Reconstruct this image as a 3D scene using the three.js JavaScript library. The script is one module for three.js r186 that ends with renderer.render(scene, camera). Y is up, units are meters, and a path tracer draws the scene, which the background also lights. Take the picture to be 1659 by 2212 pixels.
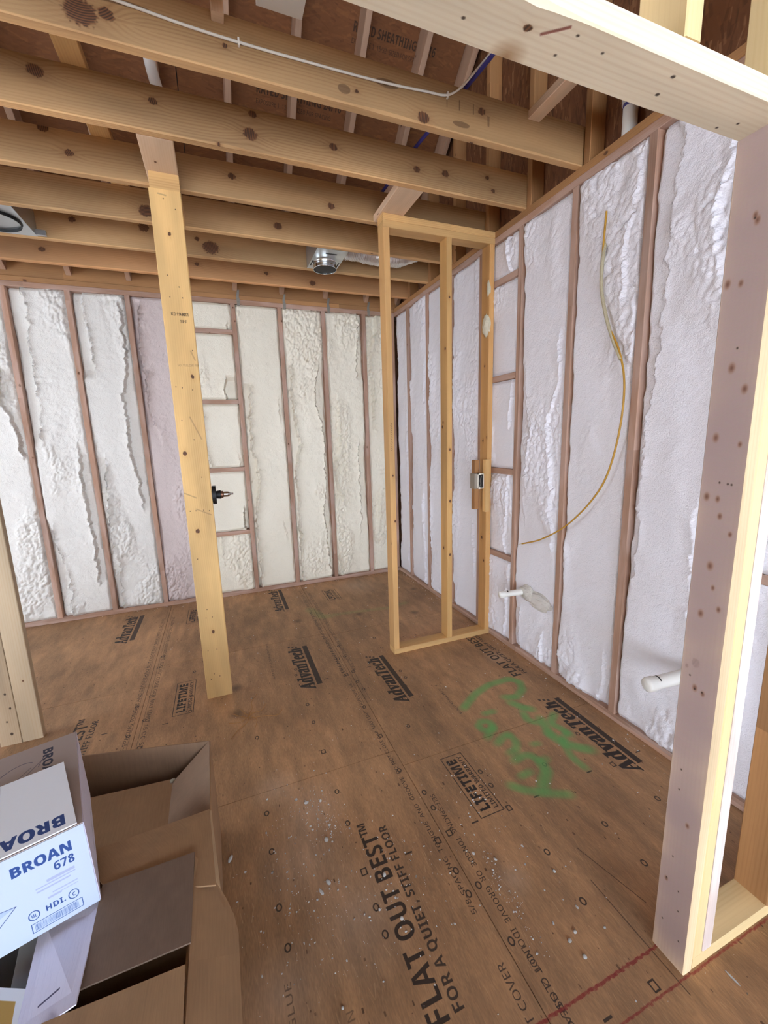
import * as THREE from 'three';
import { mergeGeometries } from 'three/addons/utils/BufferGeometryUtils.js';

// ---------------------------------------------------------------- camera, sky, exposure
const renderer = new THREE.WebGLRenderer({ antialias: true });
renderer.toneMapping = THREE.LinearToneMapping;
renderer.toneMappingExposure = 1.0;
renderer.shadowMap.enabled = true;
const scene = new THREE.Scene();
const camera = new THREE.PerspectiveCamera(101.917, 1659 / 2212, 0.05, 60);
camera.rotation.order = 'YXZ';
camera.position.set(-1.7724, 1.4853, 4.1363);
camera.rotation.set(-0.179, -0.369, -0.0301);
scene.add(camera);
scene.background = new THREE.Color(0.84, 0.95, 1.12);
scene.backgroundIntensity = 12.3;

// ---------------------------------------------------------------- noise and helpers
function rng(seed) { let a = seed * 2654435761 >>> 0 || 1; return () => { a = a + 0x6D2B79F5 | 0; let t = Math.imul(a ^ a >>> 15, 1 | a); t = t + Math.imul(t ^ t >>> 7, 61 | t) ^ t; return ((t ^ t >>> 14) >>> 0) / 4294967296; }; }
function h2(x, y, s) { let h = Math.imul(x | 0, 374761393) + Math.imul(y | 0, 668265263) + Math.imul(s | 0, 974634721); h = Math.imul(h ^ h >>> 13, 1274126177); return ((h ^ h >>> 16) >>> 0) / 4294967296; }
function vn(x, y, s) { const i = Math.floor(x), j = Math.floor(y); let u = x - i, v = y - j; u = u * u * (3 - 2 * u); v = v * v * (3 - 2 * v); const a = h2(i, j, s), b = h2(i + 1, j, s), c = h2(i, j + 1, s), d = h2(i + 1, j + 1, s); return a + (b - a) * u + (c - a) * v + (a - b - c + d) * u * v; }
function fbm(x, y, s, o = 4) { let r = 0, a = 0.5; for (let k = 0; k < o; k++) { r += a * vn(x, y, s + k * 17); x *= 2.03; y *= 2.03; a *= 0.5; } return r / (1 - Math.pow(0.5, o)); }
const clamp = (x, a = 0, b = 1) => Math.min(b, Math.max(a, x));
const sstep = (a, b, x) => { const t = clamp((x - a) / (b - a)); return t * t * (3 - 2 * t); };
const mix = (a, b, t) => a + (b - a) * t;
const names = {};
function numbered(n) { names[n] = (names[n] ?? -1) + 1; return names[n] ? n + '_' + String(names[n]).padStart(3, '0') : n; }
function finish(o) { o.castShadow = true; o.receiveShadow = true; return o; }
function tag(o, label, category, group) { o.userData.label = label; o.userData.category = category; if (group) o.userData.group = group; return o; }
function thing(name, at, label, category, group) { const g = new THREE.Group(); g.name = numbered(name); g.position.set(...at); g.userData.at = at; scene.add(g); return tag(g, label, category, group); }
function structure(name) { const g = new THREE.Group(); g.name = name; g.userData.kind = 'structure'; g.userData.at = [0, 0, 0]; scene.add(g); return g; }
function put(name, geo, mat, parent, at) {            // a mesh whose geometry is relative to the world point «at»
  const m = finish(new THREE.Mesh(geo, mat)); m.name = parent ? name : numbered(name);
  const o = parent ? parent.userData.at : [0, 0, 0];
  m.position.set(at[0] - o[0], at[1] - o[1], at[2] - o[2]); m.userData.at = at;
  (parent || scene).add(m); return m;
}
function canvas(w, h) { const c = document.createElement('canvas'); c.width = w; c.height = h; return [c, c.getContext('2d')]; }
function tex(c, sx = 1, sy = 1) { const t = new THREE.CanvasTexture(c); t.colorSpace = THREE.SRGBColorSpace; t.wrapS = t.wrapT = THREE.RepeatWrapping; t.repeat.set(sx, sy); t.magFilter = THREE.LinearFilter; return t; }
const std = (o) => new THREE.MeshStandardMaterial({ roughness: 0.75, ...o });

// ---------------------------------------------------------------- pine
// A plank texture: u runs along the board, v round its section, both in metres; knots are [u, v, radius].
const PX = 620, PLEN = 3.2, PWID = 0.42;
function pineCanvas(seed, tone = [205, 163, 108], knots = [], dusty = 0, len = PLEN, dark = [150, 96, 48], edge = null) {   // edge: [v0, v1] of a band painted paler for light bounced up off the floor
  const W = Math.min(2048, Math.round(len * PX)), H = Math.round(PWID * PX), [c, x] = canvas(W, H), im = x.createImageData(W, H), R = rng(seed), D = im.data;
  const ks = knots.slice();
  for (let k = 0; k < 7; k++) ks.push([R() * len, 0.16 + R() * 0.26, 0.004 + R() * 0.007]);
  for (let j = 0; j < H; j++) for (let i = 0; i < W; i++) {
    const u = i / W * len, v = j / PX;
    let g = v + 0.012 * (vn(u * 1.3, v * 9, seed) - 0.5) * 2 + 0.02 * (vn(u * 0.45, v * 4, seed + 5) - 0.5) * 2, core = 0, halo = 0;
    for (const [ku, kv, r] of ks) {
      const du = (u - ku), dv = v - kv; if (Math.abs(du) > 9 * r || Math.abs(dv) > 6 * r) continue;
      const q = (du * du) / (9 * r * r) + dv * dv / (4 * r * r);
      g += Math.sign(dv || 1) * r * 0.9 * Math.exp(-q);
      const e = Math.sqrt(du * du / (1.5 * r * r) + dv * dv / (r * r)) + 0.35 * (vn(u * 160, v * 160, seed + 9) - 0.5);
      core = Math.max(core, 1 - sstep(0.75, 1.05, e)); halo = Math.max(halo, Math.exp(-q * 1.6));
    }
    const ring = 0.5 + 0.5 * Math.sin(g * 560 + 3 * vn(u * 0.6, g * 40, seed + 2)), fine = vn(u * 14, v * 900, seed + 3), blotch = fbm(u * 1.4, v * 9, seed + 7, 3);
    let late = Math.pow(ring, 2.2) * (0.08 + 0.6 * Math.pow(vn(u * 0.7, v * 11, seed + 11), 1.6));
    let t = clamp(late * 0.5 + (fine - 0.5) * 0.16 + halo * 0.28), b = (0.82 + 0.34 * blotch) * (edge && v > edge[0] && v < edge[1] ? 1.16 : 1);
    let r0 = mix(tone[0], dark[0], t) * b, g0 = mix(tone[1], dark[1], t) * b, b0 = mix(tone[2], dark[2], t) * b;
    if (core > 0) { const cr = 0.65 + 0.35 * Math.sin(Math.hypot((u - 1) * 900, v * 900)); r0 = mix(r0, 104 * cr + 16, core * 0.9); g0 = mix(g0, 62 * cr + 12, core * 0.9); b0 = mix(b0, 32 * cr + 10, core * 0.9); }
    if (dusty) { const d = dusty * sstep(0.3, 0.75, fbm(u * 5, v * 22, seed + 21, 3)); r0 = mix(r0, 196, d); g0 = mix(g0, 172, d); b0 = mix(b0, 162, d); }
    const o = (j * W + i) * 4; D[o] = clamp(r0, 0, 255); D[o + 1] = clamp(g0, 0, 255); D[o + 2] = clamp(b0, 0, 255); D[o + 3] = 255;
  }
  x.putImageData(im, 0, 0); c.len = len; return c;
}
function pineMat(c, rough = 0.72) { const t = tex(c, 1 / c.len, 1 / PWID); t.flipY = false; return std({ map: t, roughness: rough, bumpMap: t, bumpScale: 0.0006 }); }
function scribble(c, fn) { const x = c.getContext('2d'); fn(x, c.width / c.len, c.height / PWID); return c; }

// A sawn board with eased (sometimes waney) edges: «lo» and «hi» are its world corners, «axis» its length.
// Section faces in order: axis 0: +z, -y, -z, +y; axis 1: +z, +x, -z, -x; axis 2: -y, +x, +y, -x.
let boardCount = 0;
function boardGeo(size, axis, { c = 0.0025, wane = 0, seed = 0, seg = 1, uo = 0, vo = 0, origin = [0, 0, 0] } = {}) {
  const L = size[axis], P = [], U = [], N = [];
  const sec = axis === 0 ? [size[2], size[1]] : axis === 1 ? [size[0], size[2]] : [size[0], size[1]];
  const [A, B] = sec;
  // section loop (a, b) in the plane, corner order so that faces come in the documented order
  const loop = axis === 0 ? [[A, B], [A, 0], [0, 0], [0, B]] : axis === 1 ? [[0, B], [A, B], [A, 0], [0, 0]] : [[0, 0], [A, 0], [A, B], [0, B]];
  const pt = (a, b, l) => axis === 0 ? [l, b, a] : axis === 1 ? [a, l, b] : [a, b, l];
  const rings = [];
  for (let s = 0; s <= seg; s++) {
    const l = L * s / seg, ring = [];
    for (let k = 0; k < 4; k++) {
      const p = loop[k], q = loop[(k + 3) % 4], n = loop[(k + 1) % 4];
      let e = c; if (wane && (k === 1 || k === 2)) { const w = vn(l * 7, k * 3.7, seed), w2 = vn(l * 31, k * 9.1, seed + 3); e = c + wane * Math.max(0, w - 0.55) * 2.2 * (0.6 + 0.8 * w2); }
      const dq = Math.hypot(q[0] - p[0], q[1] - p[1]), dn = Math.hypot(n[0] - p[0], n[1] - p[1]);
      ring.push([p[0] + (q[0] - p[0]) / dq * e, p[1] + (q[1] - p[1]) / dq * e], [p[0] + (n[0] - p[0]) / dn * e, p[1] + (n[1] - p[1]) / dn * e]);
    }
    rings.push({ l, ring });
  }
  const vs = []; let acc = 0; for (let k = 0; k < 4; k++) { const p = loop[k], n = loop[(k + 1) % 4], d = Math.hypot(n[0] - p[0], n[1] - p[1]); vs.push([acc, acc + d]); acc += d; }
  const tri = (a, b, d, ua, ub, ud) => { P.push(...a, ...b, ...d); U.push(...ua, ...ub, ...ud); };
  const flip = axis === 0 ? true : axis === 1 ? false : false;
  for (let s = 0; s < seg; s++) for (let k = 0; k < 8; k++) {
    const r0 = rings[s], r1 = rings[s + 1], i = k, j = (k + 1) % 8;
    const c0 = Math.floor(k / 2), onFace = k % 2 === 1, va = onFace ? vs[c0][0] : vs[c0][0], vb = onFace ? vs[c0][1] : vs[c0][0] + 0.002;
    const a = pt(...r0.ring[i], r0.l), b = pt(...r0.ring[j], r0.l), d = pt(...r1.ring[j], r1.l), e = pt(...r1.ring[i], r1.l);
    const ua = [r0.l + uo, va + vo], ub = [r0.l + uo, vb + vo], ud = [r1.l + uo, vb + vo], ue = [r1.l + uo, va + vo];
    tri(a, b, d, ua, ub, ud); tri(a, d, e, ua, ud, ue);
  }
  for (const [r, rev] of [[rings[0], 1], [rings[seg], 0]]) for (let k = 1; k < 7; k++) {
    const pts = [r.ring[0], r.ring[k], r.ring[k + 1]]; const q = rev ? pts : [pts[0], pts[2], pts[1]];
    tri(...q.map((p) => pt(...p, r.l)), ...q.map((p) => [uo + p[0] * 0.35, vo + p[1]]));
  }
  const g = new THREE.BufferGeometry(); const pos = new Float32Array(P);
  // make every triangle face outwards
  const ctr = pt(A / 2, B / 2, L / 2);
  for (let t = 0; t < pos.length; t += 9) {
    const ax = pos[t], ay = pos[t + 1], az = pos[t + 2], bx = pos[t + 3] - ax, by = pos[t + 4] - ay, bz = pos[t + 5] - az, cx = pos[t + 6] - ax, cy = pos[t + 7] - ay, cz = pos[t + 8] - az;
    const nx = by * cz - bz * cy, ny = bz * cx - bx * cz, nz = bx * cy - by * cx;
    const mx = (ax + pos[t + 3] + pos[t + 6]) / 3 - ctr[0], my = (ay + pos[t + 4] + pos[t + 7]) / 3 - ctr[1], mz = (az + pos[t + 5] + pos[t + 8]) / 3 - ctr[2];
    if (nx * mx + ny * my + nz * mz < 0) for (let k = 0; k < 3; k++) { [pos[t + 3 + k], pos[t + 6 + k]] = [pos[t + 6 + k], pos[t + 3 + k]]; if (k < 2) [U[(t / 9) * 6 + 2 + k], U[(t / 9) * 6 + 4 + k]] = [U[(t / 9) * 6 + 4 + k], U[(t / 9) * 6 + 2 + k]]; }
  }
  g.setAttribute('position', new THREE.BufferAttribute(pos, 3)); g.setAttribute('uv', new THREE.BufferAttribute(new Float32Array(U), 2));
  g.translate(-origin[0], -origin[1], -origin[2]); g.computeVertexNormals(); return g;
}
function board(name, parent, lo, hi, axis, mat, opt = {}) {
  const size = [hi[0] - lo[0], hi[1] - lo[1], hi[2] - lo[2]], k = boardCount++;
  const o = { uo: (k * 0.737) % 3, vo: (k * 0.113) % 0.4, ...opt };
  return put(name, boardGeo(size, axis, o), mat, parent, lo);
}
const WOOD = [1, 2, 3].map((s) => pineMat(pineCanvas(s + 40, [214, 172, 112], [], 0)));                    // clean yellow pine
const DUSTY = [1, 2, 3].map((s) => pineMat(pineCanvas(s + 60, [172, 136, 114], [], 0.5, PLEN, [138, 100, 78]), 0.85));  // wall studs with foam overspray
const BROWN = [1, 2].map((s) => pineMat(pineCanvas(s + 80, [172, 126, 80], [], 0, PLEN, [120, 74, 38])));
const pick = (a, k) => a[k % a.length];

const HP = 2.68, HT = 2.755, S = 0.4064;      // underside and top of the double top plate, stud spacing
const XL = -5.5, ZF = 8.2, SLOPE = 0.85;

// ---------------------------------------------------------------- oriented strand board
function strands(x, W, H, pxm, R, n, cols, vertical, lens = [0.02, 0.09], wid = [0.0012, 0.006], alpha = [0.05, 0.3]) {
  x.lineCap = 'butt';
  for (let k = 0; k < n; k++) {
    const px = R() * W, py = R() * H, l = mix(lens[0], lens[1], R() * R()) * pxm, a = (R() - 0.5) * (vertical ? 0.7 : 0.7) + (vertical ? Math.PI / 2 : 0);
    x.globalAlpha = mix(alpha[0], alpha[1], R()); x.strokeStyle = cols[Math.floor(R() * cols.length)]; x.lineWidth = Math.max(0.8, mix(wid[0], wid[1], R() * R()) * pxm);
    x.beginPath(); x.moveTo(px - Math.cos(a) * l / 2, py - Math.sin(a) * l / 2); x.lineTo(px + Math.cos(a) * l / 2, py + Math.sin(a) * l / 2); x.stroke();
  }
  x.globalAlpha = 1;
}

// ---------------------------------------------------------------- floor
const INK = '#231a15';
const O_MARKS = [[-0.99, 2.37], [-1.15, 2.62], [-1.44, 2.62], [-1.15, 2.13], [-1.11, 1.88], [-1.1, 1.97], [-1.44, 2.78], [-1.73, 2.61], [-1.44, 1.98], [-1.73, 2.14], [-1.44, 2.14], [-1.1, 1.4], [-1.1, 1.56], [-1.44, 1.77], [-0.82, 1.96], [-0.82, 1.88], [-0.82, 1.55], [-1.45, 1.65], [-1.44, 1.58], [-0.82, 1.39], [-0.82, 2.77], [-0.82, 2.85], [-1.1, 2.85], [-0.81, 3.17], [-1.1, 2.77], [-0.24, 3.17], [-0.53, 2.85], [-0.24, 2.76], [-0.53, 3.17], [-0.53, 3.33], [-1.145, 3.1], [-1.145, 3.18], [-1.1, 3.17], [-1.1, 3.34], [-0.82, 3.34], [-1.44, 3.18], [-1.44, 3.1], [-1.73, 2.78], [-1.73, 2.98], [-1.72, 3.1], [-2.35, 1.25], [-2.29, 1.18], [-2.29, 1.52], [-2.35, 1.6], [-2.29, 1.75], [-2.35, 1.86], [-2.06, 1.33], [-2.06, 1.62], [-2.06, 1.77], [-2.06, 2.1]];
const SQ_MARKS = [[-1.44, 2.37], [-1.15, 2.38], [-1.15, 1.78], [-1.1, 1.76], [-1.15, 1.57], [-0.82, 2.97], [-0.25, 2.97], [-1.095, 2.97], [-1.15, 2.98], [-0.81, 3.57], [-1.44, 2.98], [-2.36, 1.98], [-2.28, 1.98], [-2.28, 1.02]];
const I_MARKS = [[-0.99, 1.75], [-1.28, 1.77], [-0.38, 2.96], [-0.68, 2.97], [-0.08, 2.96], [-0.98, 2.97], [-0.98, 3.57], [-1.27, 2.98], [-2.18, 1.83], [-2.47, 1.79]];
const GREEN = [[0.055, [[-0.661, 2.369], [-0.522, 2.28], [-0.396, 2.236], [-0.247, 2.233], [-0.209, 2.285], [-0.244, 2.355], [-0.324, 2.399], [-0.395, 2.368]]], [0.06, [[-0.39, 2.416], [-0.348, 2.493], [-0.311, 2.523]]], [0.05, [[-0.373, 2.51], [-0.4, 2.58], [-0.359, 2.624]]], [0.055, [[-0.325, 2.586], [-0.355, 2.675], [-0.373, 2.716]]], [0.05, [[-0.225, 2.59], [-0.308, 2.646], [-0.285, 2.706], [-0.277, 2.758]]], [0.065, [[-0.371, 2.693], [-0.351, 2.783], [-0.307, 2.835], [-0.26, 2.871]]], [0.045, [[-0.273, 2.724], [-0.35, 2.772], [-0.385, 2.864], [-0.378, 2.945]]], [0.04, [[-0.502, 2.728], [-0.458, 2.736]]], [0.045, [[-0.584, 2.445], [-0.508, 2.451]]], [0.045, [[-0.661, 2.517], [-0.623, 2.488], [-0.583, 2.513], [-0.599, 2.569], [-0.652, 2.558], [-0.661, 2.517]]], [0.05, [[-0.582, 2.539], [-0.67, 2.609]]], [0.048, [[-0.654, 2.662], [-0.594, 2.631], [-0.553, 2.625], [-0.553, 2.683], [-0.586, 2.724], [-0.638, 2.734]]], [0.05, [[-0.648, 2.78], [-0.585, 2.767], [-0.546, 2.784], [-0.539, 2.827], [-0.494, 2.827]]], [0.045, [[-0.68, 2.862], [-0.608, 2.856]]], [0.06, [[-0.539, 2.827], [-0.546, 2.883], [-0.594, 2.917], [-0.639, 2.958]]], [0.05, [[-0.749, 2.877], [-0.707, 2.925], [-0.642, 2.969], [-0.543, 3.02]]], [0.09, [[-1.17, 0.63], [-1.09, 0.86], [-1.0, 0.86]]], [0.06, [[-0.99, 0.852], [-0.755, 0.881], [-0.488, 0.92], [-0.306, 0.868]]]];
function floorCanvas(x0, z0, w, l, seed, detail) {
  const pxm = detail ? Math.min(1180, 2040 / Math.max(w, l)) : 1000 / Math.max(w, l), W = Math.round(w * pxm), H = Math.round(l * pxm), [c, x] = canvas(W, H), im = x.createImageData(W, H), D = im.data, R = rng(seed);
  for (let j = 0; j < H; j++) for (let i = 0; i < W; i++) {
    const X = x0 + i / pxm, Z = z0 + j / pxm, n = fbm(X * 2.1, Z * 1.6, 5, 3), m = fbm(X * 26, Z * 7, 8, 3), f = vn(X * 420, Z * 90, 13);
    const b = 0.74 + 0.3 * n + 0.26 * (m - 0.5) + 0.12 * (f - 0.5), o = (j * W + i) * 4;
    D[o] = clamp(184 * b, 0, 255); D[o + 1] = clamp(140 * b + 2 * n, 0, 255); D[o + 2] = clamp(98 * b + 4 * n, 0, 255); D[o + 3] = 255;
  }
  x.putImageData(im, 0, 0);
  strands(x, W, H, pxm, R, detail ? 6000 : 1200, ['#d6ac7c', '#c79868', '#9a6c46', '#835a38', '#e2c096', '#b0804f'], true, [0.012, 0.06], [0.0008, 0.004], [0.06, 0.3]);
  if (!detail) return c;
  const px = (X) => (X - x0) * pxm, pz = (Z) => (Z - z0) * pxm;
  // worn, stained patches
  for (let k = 0; k < 26; k++) { const a = R() * W, b = R() * H, r = (0.03 + R() * 0.1) * pxm, g = x.createRadialGradient(a, b, 0, a, b, r); g.addColorStop(0, 'rgba(60,36,20,0.11)'); g.addColorStop(1, 'rgba(60,36,20,0)'); x.fillStyle = g; x.fillRect(a - r, b - r, 2 * r, 2 * r); }
  for (const [X, Z, r] of [[-1.56, 2.66, 0.16], [-1.62, 2.85, 0.2], [-0.98, 3.2, 0.07], [-1.5, 3.1, 0.2], [-1.68, 2.5, 0.12], [-1.75, 3.2, 0.15], [-0.6, 0.25, 0.3], [-0.16, 2.0, 0.1]]) { const a = px(X), b = pz(Z), q = r * pxm, g = x.createRadialGradient(a, b, 0, a, b, q); g.addColorStop(0, 'rgba(205,190,180,0.28)'); g.addColorStop(1, 'rgba(205,190,180,0)'); x.fillStyle = g; x.fillRect(a - q, b - q, 2 * q, 2 * q); }
  for (const [X, Z] of [[-1.81, 1.64], [-1.82, 1.9], [-0.79, 0.93], [-1.3, 0.85], [-0.12, 0.6], [-0.35, 1.1]]) { const q = 0.05 * pxm, a = px(X), b = pz(Z), g = x.createRadialGradient(a, b, 0, a, b, q); g.addColorStop(0, 'rgba(30,22,16,0.4)'); g.addColorStop(1, 'rgba(30,22,16,0)'); x.fillStyle = g; x.fillRect(a - q, b - q, 2 * q, 2 * q); }
  // stray dark flecks
  x.fillStyle = '#3a2415'; for (let k = 0; k < 240; k++) { x.globalAlpha = 0.25 + R() * 0.5; const a = R() * W, b = R() * H, s = (0.001 + R() * 0.004) * pxm; x.fillRect(a, b, s * (0.5 + R()), s * (1 + 2 * R())); }
  x.globalAlpha = 1;
  // print: up = the direction the letters' tops point to (-1: towards -x, reading away; +1: towards +x, reading near)
  const print = (s, X, Z, size, len, style, up = -1, alpha = 0.85, ink = INK) => {
    x.save(); x.translate(px(X), pz(Z)); x.rotate(up < 0 ? -Math.PI / 2 : Math.PI / 2); x.globalAlpha = alpha; x.fillStyle = ink;
    x.font = style.replace('$', Math.round(size * pxm * 1.36)); const m = x.measureText(s).width; x.scale(len * pxm / m, 1); x.fillText(s, 0, 0); x.restore();
  };
  const advan = (X, Zn, Zf, hgt = 0.1, a = 0.85) => {     // X: outer side of the bar, Zn / Zf near and far ends
    const L = Zn - Zf; x.globalAlpha = a; x.fillStyle = INK; x.fillRect(px(X - hgt * 0.3), pz(Zf - 0.02), hgt * 0.3 * pxm, (L - 0.02) * pxm); x.globalAlpha = 1;
    print('AdvanTech', X - hgt * 0.42, Zn, hgt * 0.8, L, 'italic bold $px serif', -1, a); for (const o of [0.002, 0.005, 0.008]) print('AdvanTech', X - hgt * 0.44, Zn - o, hgt * 0.8, L, 'italic bold $px serif', -1, a);
    for (let k = 0; k < 3; k++) { x.globalAlpha = 0.7; x.fillRect(px(X - hgt * (0.75 + 0.22 * k)), pz(Zf - 0.03 - 0.01 * k), 0.014 * pxm, 0.016 * pxm); } x.globalAlpha = 1;
  };
  const life = (X0, X1, Zf, Zn) => {
    x.strokeStyle = INK; x.globalAlpha = 0.85; x.lineWidth = 0.0035 * pxm; x.strokeRect(px(X0), pz(Zf), (X1 - X0) * pxm, (Zn - Zf) * pxm); x.globalAlpha = 1;
    const w = X1 - X0, L = Zn - Zf; for (const o of [0, 0.002, 0.004]) print('LIFETIME', X0 + o + w * 0.55, Zn - L * 0.06, w * 0.42, L * 0.88, 'bold $px sans-serif', -1, 0.88); print('LIMITED WARRANTY', X0 + w * 0.88, Zn - L * 0.05, w * 0.2, L * 0.9, 'bold $px sans-serif', -1, 0.85);
  };
  const flat = (X, Zn, Zf) => {
    const L = Zn - Zf; print('FLAT OUT BEST\u2122', X, Zn, 0.062, L, 'bold $px sans-serif', -1, 0.88); print('FOR A QUIET, STIFF FLOOR', X + 0.045, Zn - 0.008, 0.03, L * 0.92, 'bold $px sans-serif', -1, 0.8);
  };
  advan(-0.112, 3.05, 2.515); advan(-0.852, 2.19, 1.67); advan(-1.312, 1.845, 1.31, 0.11); advan(-1.325, 0.6, 0.06, 0.1); advan(-2.52, 0.68, 0.16, 0.11, 0.75);
  life(-0.948, -0.841, 2.637, 2.966); life(-2.151, -2.045, 1.437, 1.782); life(-2.163, -2.05, 0.19, 0.5); life(-0.957, -0.83, 0.25, 0.54);
  flat(-1.352, 3.425, 2.8); flat(-0.145, 2.235, 1.58); flat(-2.57, 2.26, 1.6);
  const ROW = 'SELF-SPACING TONGUE AND GROOVE  IDO NOT CLOSE GAP  MAY LIMIT 16 OC  SPAN', P = '$px sans-serif';
  print('5/8-SPACING  TONGUE  AND  GROOVE  DO NOT CLOSE GAP  MAY LIMIT PERSPECTIVE  1/8', -1.15, 3.24, 0.017, 1.36, P); print('SELF-SPACING  TONGUE  OR  GROOVE  IDO NOT CLOSE GAP', -1.085, 2.79, 0.019, 0.8, P, 1);
  print('STRENGTH AXIS THIS DIRECTION', -1.155, 1.8, 0.02, 1.1, P, -1, 0.7); print(ROW, -1.095, 0.25, 0.02, 1.5, P, 1, 0.7); print(ROW, -1.15, 1.75, 0.02, 1.6, P, -1, 0.6);
  print(ROW, -2.345, 2.05, 0.02, 1.75, P, -1, 0.8); print(ROW, -2.285, 0.3, 0.02, 1.75, P, 1, 0.75);
  print('DO NOT COVER', -1.155, 3.62, 0.022, 0.25, P, -1, 0.75); print('LOT 2 SPAN 5', -1.085, 3.36, 0.018, 0.25, P, 1, 0.7); print('USE WITH GLUE', -1.725, 3.5, 0.018, 0.32, P, -1, 0.45); print('THIS SIDE DOWN', -1.58, 3.6, 0.02, 0.3, P, -1, 0.35);
  print('MEETS PS2 SPAN RATING', -1.575, 1.64, 0.014, 0.5, P, -1, 0.6); print('EXPOSURE 1', -0.68, 2.4, 0.014, 0.3, P, -1, 0.6);
  x.fillStyle = INK; x.globalAlpha = 0.7; for (const X of [-1.142, -1.098, -2.34, -2.296]) x.fillRect(px(X), pz(0.1), 0.0014 * pxm, 2.0 * pxm); x.globalAlpha = 1;
  // fastener marks
  x.strokeStyle = INK; x.lineWidth = 0.0042 * pxm; x.globalAlpha = 0.8;
  for (const [X, Z] of O_MARKS) { x.beginPath(); x.ellipse(px(X), pz(Z), 0.008 * pxm, 0.0105 * pxm, 0, 0, 7); x.stroke(); }
  for (const [X, Z] of SQ_MARKS) x.strokeRect(px(X - 0.009), pz(Z - 0.011), 0.018 * pxm, 0.022 * pxm);
  x.fillStyle = INK; for (const [X, Z] of I_MARKS) x.fillRect(px(X - 0.014), pz(Z - 0.003), 0.028 * pxm, 0.006 * pxm);
  // floor crease, its shadow line painted in dark
  x.strokeStyle = '#2f1d10'; x.lineWidth = 0.003 * pxm; x.globalAlpha = 0.6; x.beginPath(); x.moveTo(px(-0.745), pz(3.3)); x.lineTo(px(-0.74), pz(3.62)); x.moveTo(px(-0.64), pz(3.42)); x.lineTo(px(-0.7), pz(3.2)); x.stroke();
  // red chalk lines
  for (const [Z, wd, al] of [[3.512, 0.008, 0.75], [3.592, 0.006, 0.6]]) { for (let k = 0; k < 340; k++) { const X = -1.5 + 1.5 * k / 340; x.globalAlpha = al * (0.35 + 0.65 * R()); x.fillStyle = '#7a1e1c'; x.fillRect(px(X), pz(Z + (R() - 0.5) * wd * 0.5 - wd / 2), 0.008 * pxm, wd * pxm * (0.6 + 0.5 * R())); } }
  // green spray paint: soft dots along strokes
  for (const [wd, pts] of GREEN) for (let k = 0; k + 1 < pts.length; k++) {
    const [a, b] = [pts[k], pts[k + 1]], n = Math.ceil(Math.hypot(b[0] - a[0], b[1] - a[1]) * 130), thin = Z => Z < 1.2 ? 0.16 : 1;
    for (let s = 0; s < n; s++) {
      const t = (s + R()) / n, X = mix(a[0], b[0], t), Z = mix(a[1], b[1], t), r = wd * 0.62 * pxm, A = thin(Z), q = x.createRadialGradient(px(X), pz(Z), 0, px(X), pz(Z), r); q.addColorStop(0, `rgba(92,168,88,${0.17 * A})`); q.addColorStop(0.6, `rgba(96,170,92,${0.11 * A})`); q.addColorStop(1, 'rgba(90,150,84,0)');
      x.fillStyle = q; x.globalAlpha = 1; x.fillRect(px(X) - r, pz(Z) - r, 2 * r, 2 * r);
      for (let d = 0; d < 5; d++) { x.globalAlpha = 0.3 * A; x.fillStyle = '#6ab868'; const g = (R() + R() + R() - 1.5) * wd * 0.9, e = (R() + R() + R() - 1.5) * wd * 0.9; x.fillRect(px(X + g), pz(Z + e), 2, 2); }
    }
  }
  x.globalAlpha = 1; return c;
}
const floor = structure('floor');
function floorPanel(x0, x1, z0, z1, seed, detail) {
  const w = x1 - x0, l = z1 - z0, g = 0.0012, geo = new THREE.BoxGeometry(w - 2 * g, 0.02, l - 2 * g), uv = geo.attributes.uv, p = geo.attributes.position;
  for (let i = 0; i < uv.count; i++) uv.setXY(i, clamp((p.getX(i) + w / 2) / w, 0.001, 0.999), clamp(1 - (p.getZ(i) + l / 2) / l, 0.001, 0.999));
  const t = tex(floorCanvas(x0, z0, w, l, seed, detail)); t.wrapS = t.wrapT = THREE.ClampToEdgeWrapping;
  return put('floor_panel', geo, std({ map: t, roughness: 0.62, bumpMap: t, bumpScale: 0.0008 }), floor, [(x0 + x1) / 2, -0.01, (z0 + z1) / 2]);
}
floorPanel(-1.122, 0.15, -0.15, 1.2, 101, true); floorPanel(-1.122, 0.15, 1.2, 2.6, 102, true); floorPanel(-1.122, 0.15, 2.6, 4.2, 103, true);
floorPanel(-2.318, -1.122, -0.15, 1.16, 104, true); floorPanel(-2.318, -1.122, 1.16, 2.5, 105, true); floorPanel(-2.318, -1.122, 2.5, 4.2, 106, true);
floorPanel(-3.54, -2.318, -0.15, 1.4, 107, true); floorPanel(-3.54, -2.318, 1.4, 4.2, 108, true);
floorPanel(XL - 0.15, -3.54, -0.15, 4.2, 109, false); floorPanel(XL - 0.15, 0.15, 4.2, ZF + 0.15, 110, false);
put('subfloor', new THREE.BoxGeometry(-XL + 0.3, 0.2, ZF + 0.3), std({ color: 0x3a2616 }), floor, [XL / 2, -0.1225, ZF / 2]);

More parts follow.
